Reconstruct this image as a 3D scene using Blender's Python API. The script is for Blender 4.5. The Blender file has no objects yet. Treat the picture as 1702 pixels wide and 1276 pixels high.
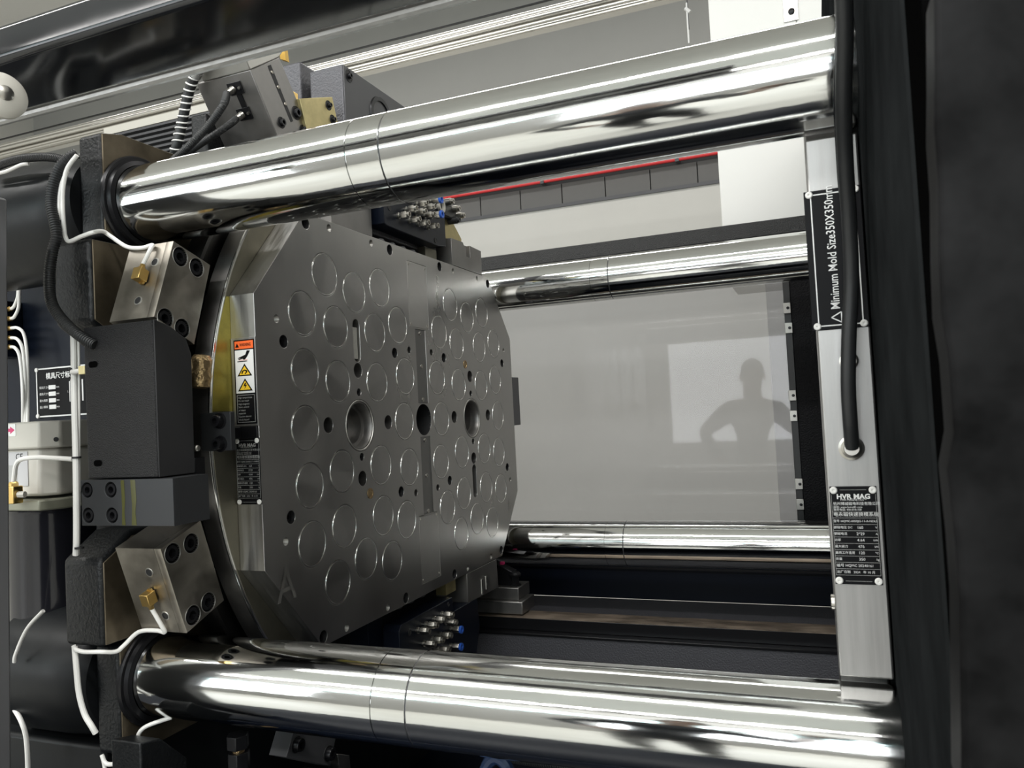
import bpy, bmesh, math, random
from mathutils import Vector, Matrix, Euler
random.seed(7)
S = bpy.context.scene
COL = S.collection
PI = math.pi

# ------------------------------------------------------------------ camera
cd = bpy.data.cameras.new('camera')
cam = bpy.data.objects.new('camera', cd)
COL.objects.link(cam)
Rm = Matrix([[0.928975, 0.061051, 0.365072], [0.366452, -0.012783, -0.930349], [-0.052132, 0.998053, -0.034247]])
cam.matrix_world = Matrix.Translation([0.93946, -1.08283, 0.43888]) @ Rm.to_4x4()
cd.sensor_width = 36.0
cd.lens = 27.3998
cd.clip_start = 0.02
cd.dof.use_dof = True
cd.dof.focus_distance = 1.9
cd.dof.aperture_fstop = 14.0
S.camera = cam

# ------------------------------------------------------------------ world, lights, exposure
S.view_settings.view_transform = 'Standard'
S.view_settings.look = 'None'
S.view_settings.exposure = 0.0
S.view_settings.gamma = 1.0
S.view_settings.use_curve_mapping = False
W_ = bpy.data.worlds.new('world')
S.world = W_
W_.use_nodes = True
W_.node_tree.nodes['Background'].inputs[0].default_value = (0.9, 0.95, 1.0, 1)
W_.node_tree.nodes['Background'].inputs[1].default_value = 0.0


def area(name, loc, rot, sx, sy, power, color=(1, 0.985, 0.96), spread=None):
    l = bpy.data.lights.new(name, 'AREA')
    l.shape = 'RECTANGLE'
    l.size = sx
    l.size_y = sy
    l.energy = power
    l.color = color
    if spread: l.spread = spread
    o = bpy.data.objects.new(name, l)
    o.location = loc
    o.rotation_euler = rot
    COL.objects.link(o)
    return o


# rows of long ceiling lamps (parallel to the machine), daylight through the hall window behind the photographer, two added panels for bar streaks
area('lamp_row_front', (0.0, -5.2, 3.5), (0, 0, 0), 11.4, 0.45, 400)
area('lamp_row_middle', (-0.2, -2.0, 3.9), (0, 0, 0), 9.0, 0.30, 300)
area('lamp_row_rear', (-0.2, 3.0, 3.9), (0, 0, 0), 9.0, 0.35, 120)
area('window_light', (0.6, -5.88, 0.75), (PI / 2, 0, 0), 3.0, 1.7, 95, (0.95, 0.98, 1.0))
area('added_ribbon_light', (0.0, -5.88, 2.08), (PI / 2, 0, 0), 13.0, 0.50, 110, (0.74, 0.97, 1.0))  # added ribbon of light, no known window; makes cyan streaks on the bars
area('added_light_left', (-5.2, -5.88, 0.75), (PI / 2, 0, 0), 2.6, 1.7, 85, (0.95, 0.98, 1.0))  # added second panel, unseen; brightens the left part of the bars

# ------------------------------------------------------------------ materials
_m = {}


def mat(name, color, metal=0.0, rough=0.5, bump=0.0, bscale=200.0, var=0.0, vscale=8.0, rvar=0.0, stretch=(1, 1, 1),
        coat=0.0, spec=0.5, var2=None, emit=None, alpha=1.0, bdist=0.002):
    if name in _m: return _m[name]
    m = bpy.data.materials.new(name)
    m.use_nodes = True
    nt = m.node_tree
    b = nt.nodes['Principled BSDF']
    b.inputs['Base Color'].default_value = (*color, 1)
    b.inputs['Metallic'].default_value = metal
    b.inputs['Roughness'].default_value = rough
    b.inputs['Specular IOR Level'].default_value = spec
    b.inputs['Coat Weight'].default_value = coat
    b.inputs['Coat Roughness'].default_value = 0.15
    if emit:
        b.inputs['Emission Color'].default_value = (*color, 1)
        b.inputs['Emission Strength'].default_value = emit
    if var or rvar or bump:
        tc = nt.nodes.new('ShaderNodeTexCoord')
        mp = nt.nodes.new('ShaderNodeMapping')
        mp.inputs['Scale'].default_value = stretch
        nt.links.new(tc.outputs['Object'], mp.inputs['Vector'])
    if var or rvar:
        n = nt.nodes.new('ShaderNodeTexNoise')
        n.inputs['Scale'].default_value = vscale
        n.inputs['Detail'].default_value = 6
        n.inputs['Roughness'].default_value = 0.62
        nt.links.new(mp.outputs['Vector'], n.inputs['Vector'])
        if var:
            r = nt.nodes.new('ShaderNodeValToRGB')
            r.color_ramp.elements[0].position = 0.32
            r.color_ramp.elements[1].position = 0.68
            c2 = var2 or tuple(c * (1 - var) for c in color)
            r.color_ramp.elements[0].color = (*c2, 1)
            r.color_ramp.elements[1].color = (*color, 1)
            nt.links.new(n.outputs['Fac'], r.inputs['Fac'])
            nt.links.new(r.outputs['Color'], b.inputs['Base Color'])
        if rvar:
            mr = nt.nodes.new('ShaderNodeMapRange')
            mr.inputs['From Min'].default_value = 0.3
            mr.inputs['From Max'].default_value = 0.7
            mr.inputs['To Min'].default_value = max(0.02, rough - rvar)
            mr.inputs['To Max'].default_value = rough + rvar
            nt.links.new(n.outputs['Fac'], mr.inputs['Value'])
            nt.links.new(mr.outputs['Result'], b.inputs['Roughness'])
    if bump:
        n2 = nt.nodes.new('ShaderNodeTexNoise')
        n2.inputs['Scale'].default_value = bscale
        n2.inputs['Detail'].default_value = 3
        nt.links.new(mp.outputs['Vector'], n2.inputs['Vector'])
        bp = nt.nodes.new('ShaderNodeBump')
        bp.inputs['Strength'].default_value = bump
        bp.inputs['Distance'].default_value = bdist
        nt.links.new(n2.outputs['Fac'], bp.inputs['Height'])
        nt.links.new(bp.outputs['Normal'], b.inputs['Normal'])
    _m[name] = m
    return m


CHROME = mat('hard_chrome', (0.70, 0.71, 0.70), 1, 0.085, var=0.10, vscale=5, rvar=0.045, stretch=(0.6, 7, 7), bump=0.02, bscale=60)
PLATE = mat('ground_plate_steel', (0.44, 0.43, 0.415), 1, 0.33, var=0.16, vscale=5, rvar=0.08, stretch=(1, 1, 0.5))
PLATE_SIDE = mat('milled_side_steel', (0.60, 0.59, 0.57), 1, 0.36, var=0.15, vscale=20, stretch=(6, 1, 0.15), rvar=0.08)
STRIP = mat('milled_strip_steel', (0.50, 0.49, 0.48), 1, 0.48, var=0.25, vscale=16, stretch=(5, 1, 0.25), rvar=0.1)
POLE = mat('pole_steel', (0.46, 0.45, 0.435), 1, 0.33, var=0.22, vscale=9, rvar=0.08)
RING = mat('pole_ring_metal', (0.80, 0.80, 0.78), 1, 0.22)
STEEL = mat('oily_machined_steel', (0.40, 0.37, 0.32), 1, 0.40, var=0.35, vscale=14, rvar=0.12)
LUGFACE = mat('oily_lug_face', (0.20, 0.165, 0.115), 0.8, 0.42, var=0.5, vscale=9, rvar=0.12)
GREY_STEEL = mat('grey_machined_steel', (0.30, 0.29, 0.28), 1, 0.45, var=0.25, vscale=12, rvar=0.1)
LIGHT_STEEL = mat('light_machined_steel', (0.50, 0.49, 0.46), 1, 0.45, var=0.15, vscale=12, rvar=0.1)
YELLOW_STEEL = mat('oily_disc_face', (0.24, 0.225, 0.175), 0.9, 0.42, var=0.4, vscale=6, rvar=0.1)
YELLOW_FILM = mat('yellow_disc_film', (0.36, 0.30, 0.055), 0.7, 0.38, var=0.4, vscale=25, rvar=0.1)
DARKSTEEL = mat('dark_oily_steel', (0.09, 0.088, 0.085), 1, 0.38, var=0.3, vscale=10)
BLOCKP = mat('blackened_block', (0.030, 0.031, 0.033), 0.3, 0.42, spec=0.3)
BRASS_PL = mat('yellow_zinc_plate', (0.55, 0.47, 0.24), 0.9, 0.42, var=0.25, vscale=25)
BRASS = mat('brass', (0.80, 0.55, 0.20), 1, 0.30, var=0.1, vscale=40)
BRONZE = mat('rough_bronze_grease', (0.42, 0.30, 0.16), 0.9, 0.35, bump=0.9, bscale=120, bdist=0.004)
NICKEL = mat('nickel_fitting', (0.52, 0.50, 0.46), 1, 0.30)
CAST = mat('black_cast_paint', (0.008, 0.009, 0.010), 0, 0.38, bump=0.45, bscale=190, var=0.3, vscale=20, bdist=0.003, spec=0.3)
PLATEN = mat('black_platen_paint', (0.022, 0.024, 0.025), 0, 0.75, var=0.6, vscale=5, spec=0.0)
COVERM = mat('dusty_black_cover', (0.026, 0.026, 0.027), 0, 0.55, var=0.85, vscale=5, spec=0.02)
POWDER_FAR = mat('black_powder_coat_coarse', (0.02, 0.02, 0.021), 0, 0.34, bump=1.0, bscale=380, bdist=0.004, spec=0.8)
CASTS = mat('black_smooth_cast_paint', (0.008, 0.009, 0.010), 0, 0.40, bump=0.12, bscale=60, rvar=0.1, vscale=6, spec=0.22)
POWDER = mat('black_powder_coat', (0.006, 0.006, 0.007), 0, 0.42, bump=1.0, bscale=650, bdist=0.003, spec=0.35)
GREYCAST = mat('dark_grey_cast', (0.085, 0.085, 0.095), 0.3, 0.42, bump=0.5, bscale=220, bdist=0.003)
GREYPAINT = mat('dark_grey_smooth', (0.07, 0.07, 0.075), 0.2, 0.45)
BLACK = mat('black_oxide', (0.014, 0.014, 0.016), 0.5, 0.30)
BLACKM = mat('black_matte', (0.010, 0.010, 0.011), 0, 0.6)
NAVY = mat('navy_black_paint', (0.004, 0.006, 0.012), 0, 0.35, spec=0.18)
GLOSSB = mat('gloss_black_paint', (0.010, 0.011, 0.013), 0, 0.12, rvar=0.05, vscale=6, spec=0.5)
RUBBER = mat('black_rubber', (0.018, 0.019, 0.02), 0, 0.45)
WHITEP = mat('white_paint', (0.80, 0.79, 0.76), 0, 0.45)
TUBEW = mat('white_nylon_tube', (0.80, 0.79, 0.76), 0, 0.35)
PLASTIC = mat('grey_white_plastic', (0.52, 0.50, 0.45), 0, 0.35)
WALLW = mat('white_wall_paint', (0.54, 0.53, 0.50), 0, 0.7, var=0.05, vscale=1.5)
WALLG = mat('grey_wall_cladding', (0.31, 0.305, 0.29), 0, 0.7, var=0.06, vscale=1.0)
PANELG = mat('grey_band_panel', (0.105, 0.102, 0.098), 0, 0.55, var=0.08, vscale=3)
CEIL = mat('ceiling_paint', (0.62, 0.61, 0.58), 0, 0.8)
WALLD = mat('front_wall_paint', (0.34, 0.34, 0.33), 0, 0.7)
FLOOR = mat('grey_floor_paint', (0.52, 0.51, 0.47), 0, 0.35, var=0.1, vscale=2)
RED = mat('red_pipe_paint', (0.62, 0.03, 0.035), 0, 0.4)
ALU = mat('aluminium_profile', (0.72, 0.70, 0.66), 1, 0.26)
FOIL = mat('silver_wrap', (0.40, 0.40, 0.39), 0.6, 0.35, bump=0.6, bscale=60)
LABELB = mat('label_black', (0.004, 0.004, 0.005), 0, 0.5, spec=0.15)
LABELW = mat('label_white', (0.75, 0.75, 0.74), 0, 0.5)
LABELG = mat('label_dim_white', (0.36, 0.36, 0.35), 0, 0.5)
ORANGE = mat('label_orange', (0.85, 0.14, 0.03), 0, 0.45)
YELLOW = mat('label_yellow', (0.85, 0.55, 0.03), 0, 0.45)
PINK = mat('label_pink', (0.75, 0.45, 0.42), 0, 0.5)
MAGENTA = mat('label_magenta', (0.55, 0.03, 0.14), 0, 0.45)
BLUE = mat('blue_collar', (0.03, 0.12, 0.55), 0, 0.4)
OIL = mat('oil_stain', (0.05, 0.05, 0.012), 0, 0.2)
COVER2 = mat('cover_plate_steel', (0.52, 0.51, 0.49), 1, 0.44, var=0.1, vscale=6)
STRIP2 = mat('strip_cover_steel', (0.26, 0.255, 0.25), 1, 0.42, var=0.1, vscale=6)
PALE = mat('pale_insert', (0.42, 0.41, 0.37), 0.3, 0.5, var=0.2, vscale=60)
YTAPE = mat('yellow_plastic', (0.75, 0.45, 0.05), 0, 0.5)
CREAM = mat('cream_fitting', (0.80, 0.70, 0.38), 0.2, 0.4)
SKIN = mat('skin', (0.50, 0.31, 0.22), 0, 0.5)
SHIRT = mat('dark_shirt', (0.035, 0.038, 0.045), 0, 0.8)
PANTS = mat('dark_trousers', (0.02, 0.02, 0.025), 0, 0.85)
HAIR = mat('black_hair', (0.008, 0.007, 0.006), 0, 0.5)


def acrylic():
    m = bpy.data.materials.new('clear_acrylic')
    m.use_nodes = True
    nt = m.node_tree
    for n in list(nt.nodes): nt.nodes.remove(n)
    out = nt.nodes.new('ShaderNodeOutputMaterial')
    tr = nt.nodes.new('ShaderNodeBsdfTransparent')
    tr.inputs['Color'].default_value = (0.84, 0.84, 0.85, 1)
    gl = nt.nodes.new('ShaderNodeBsdfGlossy')
    gl.inputs['Roughness'].default_value = 0.03
    gl.inputs['Color'].default_value = (1, 1, 1, 1)
    fr = nt.nodes.new('ShaderNodeFresnel')
    fr.inputs['IOR'].default_value = 1.30
    mx = nt.nodes.new('ShaderNodeMixShader')
    nt.links.new(fr.outputs['Fac'], mx.inputs[0])
    nt.links.new(tr.outputs[0], mx.inputs[1])
    nt.links.new(gl.outputs[0], mx.inputs[2])
    df = nt.nodes.new('ShaderNodeBsdfDiffuse')
    df.inputs['Color'].default_value = (0.8, 0.8, 0.82, 1)
    mx2 = nt.nodes.new('ShaderNodeMixShader')
    mx2.inputs[0].default_value = 0.06
    nt.links.new(mx.outputs[0], mx2.inputs[1])
    nt.links.new(df.outputs[0], mx2.inputs[2])
    nt.links.new(mx2.outputs[0], out.inputs['Surface'])
    return m


ACRYL = acrylic()

# ------------------------------------------------------------------ mesh helpers
AX = {'X': Vector((1, 0, 0)), 'Y': Vector((0, 1, 0)), 'Z': Vector((0, 0, 1))}


def frame(d):
    d = Vector(d).normalized()
    a = Vector((0, 0, 1)) if abs(d.z) < 0.9 else Vector((0, 1, 0))
    u = a.cross(d).normalized()
    v = d.cross(u)
    return u, v, d


def box(bm, lo, hi):
    x0, y0, z0 = lo
    x1, y1, z1 = hi
    vs = [bm.verts.new(p) for p in ((x0, y0, z0), (x1, y0, z0), (x1, y1, z0), (x0, y1, z0), (x0, y0, z1), (x1, y0, z1), (x1, y1, z1), (x0, y1, z1))]
    for f in ((3, 2, 1, 0), (4, 5, 6, 7), (0, 1, 5, 4), (1, 2, 6, 5), (2, 3, 7, 6), (3, 0, 4, 7)):
        bm.faces.new([vs[i] for i in f])
    return bm


def prism(bm, pts, vec):
    vec = Vector(vec)
    pts = [Vector(p) for p in pts]
    n = len(pts)
    nor = Vector((0, 0, 0))
    for i in range(n):
        nor += pts[i].cross(pts[(i + 1) % n])
    if nor.dot(vec) > 0: pts.reverse()
    a = [bm.verts.new(p) for p in pts]
    b = [bm.verts.new(p + vec) for p in pts]
    bm.faces.new(a)
    bm.faces.new(list(reversed(b)))
    for i in range(n):
        j = (i + 1) % n
        bm.faces.new((a[j], a[i], b[i], b[j]))
    return bm


def yz(pts, x):
    return [(x, p[0], p[1]) for p in pts]


def lathe(bm, prof, origin=(0, 0, 0), d=(1, 0, 0), seg=32, caps=True, a0=0.0):
    """prof: list of (radius, distance along d)"""
    u, v, d = frame(d)
    o = Vector(origin)
    rings = []
    for r, h in prof:
        if r < 1e-7:
            rings.append([bm.verts.new(o + d * h)])
        else:
            rings.append([bm.verts.new(o + d * h + (u * math.cos(a0 + 2 * PI * k / seg) + v * math.sin(a0 + 2 * PI * k / seg)) * r) for k in range(seg)])
    for A, B in zip(rings[:-1], rings[1:]):
        for k in range(seg):
            l = (k + 1) % seg
            if len(A) == 1 and len(B) == 1: continue
            if len(A) == 1: bm.faces.new((A[0], B[l], B[k]))
            elif len(B) == 1: bm.faces.new((A[k], A[l], B[0]))
            else: bm.faces.new((A[k], A[l], B[l], B[k]))
    if caps:
        if len(rings[0]) > 1: bm.faces.new(list(reversed(rings[0])))
        if len(rings[-1]) > 1: bm.faces.new(rings[-1])
    return bm


def cyl(bm, p0, p1, r, seg=24, r1=None):
    p0 = Vector(p0); p1 = Vector(p1)
    return lathe(bm, [(r, 0), (r if r1 is None else r1, (p1 - p0).length)], p0, p1 - p0, seg)


def smooth_path(pts, n=6):
    pts = [Vector(p) for p in pts]
    out = []
    for i in range(len(pts) - 1):
        p0 = pts[max(i - 1, 0)]; p1 = pts[i]; p2 = pts[i + 1]; p3 = pts[min(i + 2, len(pts) - 1)]
        for k in range(n):
            t = k / n
            out.append(0.5 * ((2 * p1) + (-p0 + p2) * t + (2 * p0 - 5 * p1 + 4 * p2 - p3) * t * t + (-p0 + 3 * p1 - 3 * p2 + p3) * t ** 3))
    out.append(pts[-1])
    return out


def tube(bm, pts, r, seg=10, smooth=6, rib=0.0, ribstep=0.004):
    P = smooth_path(pts, smooth) if smooth else [Vector(p) for p in pts]
    if rib:  # resample evenly, alternate radii
        L = [0.0]
        for a, b in zip(P[:-1], P[1:]): L.append(L[-1] + (b - a).length)
        n = max(4, int(L[-1] / ribstep)) * 4
        Q = []; j = 0
        for k in range(n + 1):
            s = L[-1] * k / n
            while j < len(L) - 2 and L[j + 1] < s: j += 1
            t = (s - L[j]) / max(1e-9, L[j + 1] - L[j])
            Q.append(P[j].lerp(P[j + 1], t))
        P = Q
    prev = None; first = None
    u = None
    for i, p in enumerate(P):
        d = (P[min(i + 1, len(P) - 1)] - P[max(i - 1, 0)]).normalized()
        if u is None: u = frame(d)[0]
        u = (u - d * u.dot(d)).normalized()
        v = d.cross(u)
        rr = r
        if rib: rr = r * (1 + rib) if (i % 4) in (1, 2) else r * (1 - rib)
        ring = [bm.verts.new(p + (u * math.cos(2 * PI * k / seg) + v * math.sin(2 * PI * k / seg)) * rr) for k in range(seg)]
        if prev:
            for k in range(seg):
                l = (k + 1) % seg
                bm.faces.new((prev[k], prev[l], ring[l], ring[k]))
        else: first = ring
        prev = ring
    bm.faces.new(list(reversed(first)))
    bm.faces.new(prev)
    return bm


def new(): return bmesh.new()


def wloc(o):
    v = Vector((0, 0, 0))
    while o is not None:
        v += o.location
        o = o.parent
    return v


def finish(bm, mats, ang=35, recalc=False):
    if recalc: bmesh.ops.recalc_face_normals(bm, faces=bm.faces[:])
    for f in bm.faces: f.smooth = True
    me = bpy.data.meshes.new('mesh')
    bm.to_mesh(me)
    bm.free()
    me.set_sharp_from_angle(angle=math.radians(ang))
    for m in (mats if isinstance(mats, (list, tuple)) else [mats]): me.materials.append(m)
    return me


def obj(name, bm, m, parent=None, bevel=0.0, seg=2, ang=35, recalc=False, label=None, origin=None):
    """link a bmesh given in scene coordinates as ONE mesh object"""
    if parent is not None: off = wloc(parent)
    elif origin is not None: off = Vector(origin)
    else:
        xs = [v.co for v in bm.verts]
        lo = Vector((min(c.x for c in xs), min(c.y for c in xs), min(c.z for c in xs)))
        hi = Vector((max(c.x for c in xs), max(c.y for c in xs), max(c.z for c in xs)))
        off = Vector(((lo.x + hi.x) / 2, (lo.y + hi.y) / 2, lo.z))
    bmesh.ops.translate(bm, verts=bm.verts[:], vec=-off)
    me = finish(bm, m, ang, recalc)
    me.name = name
    o = bpy.data.objects.new(name, me)
    COL.objects.link(o)
    if parent is not None: o.parent = parent
    else: o.location = off
    if bevel:
        b = o.modifiers.new('bevel', 'BEVEL')
        b.width = bevel
        b.segments = seg
        b.limit_method = 'ANGLE'
        b.angle_limit = math.radians(40)
        b.harden_normals = False
    if label: o['label'] = label
    return o


def inst(name, me, loc, parent, rot=None, scale=None):
    """a part that shares mesh data; loc in scene coordinates"""
    o = bpy.data.objects.new(name, me)
    COL.objects.link(o)
    o.parent = parent
    o.location = Vector(loc) - wloc(parent)
    if rot is not None: o.rotation_euler = rot
    if scale is not None: o.scale = scale
    return o


def tag(o, label, cat, group=None):
    o['label'] = label
    o['category'] = cat
    if group: o['group'] = group
    return o


def thing(name, label, cat, loc, group=None):
    o = bpy.data.objects.new(name, None)
    o.empty_display_size = 0.05
    COL.objects.link(o)
    o.location = loc
    return tag(o, label, cat, group)


def struct(name, bm, m, bevel=0.0, parent=None):
    o = obj(name, bm, m, parent, bevel)
    if parent is None: o['kind'] = 'structure'
    return o


def B(lo, hi): return box(new(), lo, hi)


def curve_mesh(splines, depth, bevel=0.0):
    cu = bpy.data.curves.new('outline', 'CURVE')
    cu.dimensions = '2D'
    cu.fill_mode = 'BOTH'
    cu.extrude = depth / 2 - bevel
    cu.bevel_depth = bevel
    cu.offset = -bevel
    cu.bevel_resolution = 1
    for pts in splines:
        s = cu.splines.new('POLY')
        s.points.add(len(pts) - 1)
        for p, q in zip(s.points, pts): p.co = (q[0], q[1], 0, 1)
        s.use_cyclic_u = True
    o = bpy.data.objects.new('outline', cu)
    COL.objects.link(o)
    dg = bpy.context.evaluated_depsgraph_get()
    me = bpy.data.meshes.new_from_object(o.evaluated_get(dg))
    bpy.data.objects.remove(o)
    bpy.data.curves.remove(cu)
    return me


def circle(cx, cy, r, n=32):
    return [(cx + r * math.cos(2 * PI * k / n), cy + r * math.sin(2 * PI * k / n)) for k in range(n)]


def slot(cx, cy, w, h, n=10):
    r = w / 2
    e = h / 2 - r
    return [(cx + r * math.cos(PI * k / n), cy + e + r * math.sin(PI * k / n)) for k in range(n + 1)] + \
           [(cx - r * math.cos(PI * k / n), cy - e - r * math.sin(PI * k / n)) for k in range(n + 1)]


def text(body, size, parent, loc, m, rot=(PI / 2, 0, 0), name='lettering', align='LEFT', sx=1.0, bold=0.0):
    cu = bpy.data.curves.new('text', 'FONT')
    cu.body = body
    cu.size = size
    cu.align_x = align
    cu.align_y = 'CENTER'
    cu.extrude = 0.0
    cu.offset = bold
    cu.resolution_u = 2
    o = bpy.data.objects.new('text', cu)
    COL.objects.link(o)
    dg = bpy.context.evaluated_depsgraph_get()
    me = bpy.data.meshes.new_from_object(o.evaluated_get(dg))
    bpy.data.objects.remove(o)
    bpy.data.curves.remove(cu)
    me.materials.clear()
    me.materials.append(m)
    me.name = name
    return inst(name, me, loc, parent, rot, (sx, 1, 1))


# shared small parts, all built pointing along +X (head towards +X)
def socket_bolt_mesh(r, h=0.012, m=None):
    bm = new()
    hr = r * 0.52
    lathe(bm, [(r, 0), (r, h * 0.88), (r * 0.93, h), (hr * 1.06, h)], seg=24, caps=False)
    # hexagonal socket
    u, v, d = frame((1, 0, 0))
    top = [bm.verts.new(d * h + (u * math.cos(PI / 3 * k) + v * math.sin(PI / 3 * k)) * hr * 1.06) for k in range(6)]
    bot = [bm.verts.new(d * (h * 0.3) + (u * math.cos(PI / 3 * k) + v * math.sin(PI / 3 * k)) * hr) for k in range(6)]
    for k in range(6):
        l = (k + 1) % 6
        bm.faces.new((top[k], top[l], bot[l], bot[k]))
    bm.faces.new(bot)
    bmesh.ops.recalc_face_normals(bm, faces=bm.faces[:])
    # the ring of the head between the circle and the hexagon
    return finish(bm, m or BLACK)


def cup_mesh(r, depth, m, thread=False):
    """blind hole liner: open at x=0, bottom at -depth"""
    bm = new()
    prof = [(r, 0.0)]
    if thread:
        k = 0.0
        while k < depth - 0.002:
            prof += [(r * 0.90, -k - 0.0006), (r * 0.99, -k - 0.0012)]
            k += 0.0013
    prof += [(r * 0.97, -depth), (0, -depth - r * 0.3)]
    lathe(bm, prof, seg=24, caps=False)
    for f in bm.faces: f.normal_flip()
    return finish(bm, m)


BOLT9 = socket_bolt_mesh(0.0098)
BOLT12 = socket_bolt_mesh(0.0135, 0.014)
BOLT7 = socket_bolt_mesh(0.0068, 0.008)
SCREW4 = socket_bolt_mesh(0.0035, 0.002, NICKEL)
YROT = (0, 0, -PI / 2)   # +X parts turned to point to -Y


# ================================================================== the hall
struct('floor', B((-7, -6, -1.2), (7, 5, -1.1)), FLOOR)
struct('ceiling', B((-7, -6, 4.1), (7, 5, 4.2)), CEIL)
struct('wall_left', B((-7.1, -6, -1.2), (-7, 5, 4.2)), WALLW)
struct('wall_right', B((7, -6, -1.2), (7.1, 5, 4.2)), WALLW)
fw = new()
for x0, z0, x1, z1 in ((-7, -1.2, 7, -0.1), (-7, 2.33, 7, 4.2), (-7, 1.6, 7, 1.83), (-3.9, -0.1, -0.9, 1.6), (2.1, -0.1, 7, 1.6), (-7, -0.1, -6.5, 1.6), (-7, 1.83, -6.5, 2.33), (6.5, 1.83, 7, 2.33)):
    box(fw, (x0, -6.1, z0), (x1, -5.95, z1))
struct('wall_front', fw, WALLD)
wb = struct('wall_back', B((-7, 5.0, -1.2), (7, 5.1, 2.105)), WALLW)
struct('wall_back_upper', B((-7, 5.0, 2.335), (7, 5.1, 4.2)), WALLG).name = 'wall_back'
tr = struct('trim_1', B((-7, 5.03, 2.105), (7, 5.1, 2.335)), BLACKM)
pm = finish(B((-0.001, 5.0, 2.115), (0.355, 5.03, 2.278)), PANELG)
x = -4.20
while x < 1.6:
    inst('panel', pm, (x, 0, 0), tr)
    x += 0.365
struct('trim_2', B((-7, 4.985, 2.085), (7, 5.0, 2.112)), GREYPAINT)
rp = new(); cyl(rp, (-6.9, 4.95, 2.305), (6.9, 4.95, 2.305), 0.014, 12)
pipe = tag(obj('wall_pipe', rp, RED), 'thin red pipe running along the grey panel band of the far wall', 'pipe')
for k in range(-6, 6):
    c = new(); box(c, (k * 1.1 + 0.02, 4.93, 2.285), (k * 1.1 + 0.05, 5.0, 2.325))
    obj('pipe_clip', c, GREYPAINT, pipe)
rod = new(); cyl(rod, (0.2206, 4.6, 3.321), (0.2203, 4.6, 3.024), 0.007, 8)
cyl(rod, (0.2098, 4.6, 3.284), (0.2422, 4.6, 3.249), 0.014, 8)
r0 = obj('hanging_rod', rod, LABELW)
tag(r0, 'thin white rod hanging in front of the grey upper wall', 'rod')
up = new(); box(up, (r0.location.x - .004, 4.596, r0.location.z + 0.1), (r0.location.x + .004, 4.604, 4.1))
obj('hanger_wire', up, GREYPAINT, r0)

# ================================================================== tie bars
RB = 0.0712
YF = 1.3679
H = 0.85


def tie_bar(y, z, label, x1=1.0065):
    t = thing('tie_bar', label, 'bar', (0.4, y, z - RB), 'four tie bars of the clamping unit')
    bm = new()
    prof = [(RB, -0.187)]
    for gx in (0.287, 0.346):
        w = 0.0016 if gx > 0.3 else 0.0010
        prof += [(RB, gx - w), (RB - 0.0018, gx - w * 0.5), (RB - 0.0018, gx + w * 0.5), (RB, gx + w)]
    prof.append((RB, x1))
    lathe(bm, prof, (0, y, z), (1, 0, 0), 128)
    obj('shaft', bm, CHROME, t, ang=25)
    ring = new(); lathe(ring, [(RB - 0.0017, 0.3452), (RB - 0.0012, 0.346), (RB - 0.0017, 0.3468)], (0, y, z), (1, 0, 0), 64, caps=False)
    obj('joint_line', ring, GREYPAINT, t)
    return t


tie_bar(0, H, 'polished chrome tie bar across the top of the picture, nearest and highest of the four')
tie_bar(0, 0, 'polished chrome tie bar across the bottom, nearest of the two low bars')
tie_bar(YF, H, 'far upper chrome tie bar running below the black beam above the clear window')
tie_bar(YF, 0, 'far lower chrome tie bar running along the foot of the clear window')

# ================================================================== moving platen
mp = thing('moving_platen', 'black cast moving platen with lugs round the bars, behind the round disc', 'machine part', (-0.35, 0.684, -0.2))
bm = new(); box(bm, (-0.9, 0.13, -0.12), (-0.27, 1.24, 0.97))
obj('body', bm, NAVY, mp, 0.006)
bm = new(); box(bm, (-0.9, -0.06, -0.95), (-0.27, 1.3, -0.115))
obj('foot', bm, CASTS, mp, 0.008)
bm = new(); lathe(bm, [(0.0, -0.27), (0.42, -0.27), (0.42, -0.165), (0.0, -0.165)], (0, 0.684, 0.4275), (1, 0, 0), 96, caps=False)
obj('turntable_bearing', bm, BLACK, mp)
LUG = [(-0.083, 0.05), (-0.083, -0.117), (-0.045, -0.128), (0.22, -0.128), (0.24, 0.02), (0.10, 0.13)]


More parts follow.
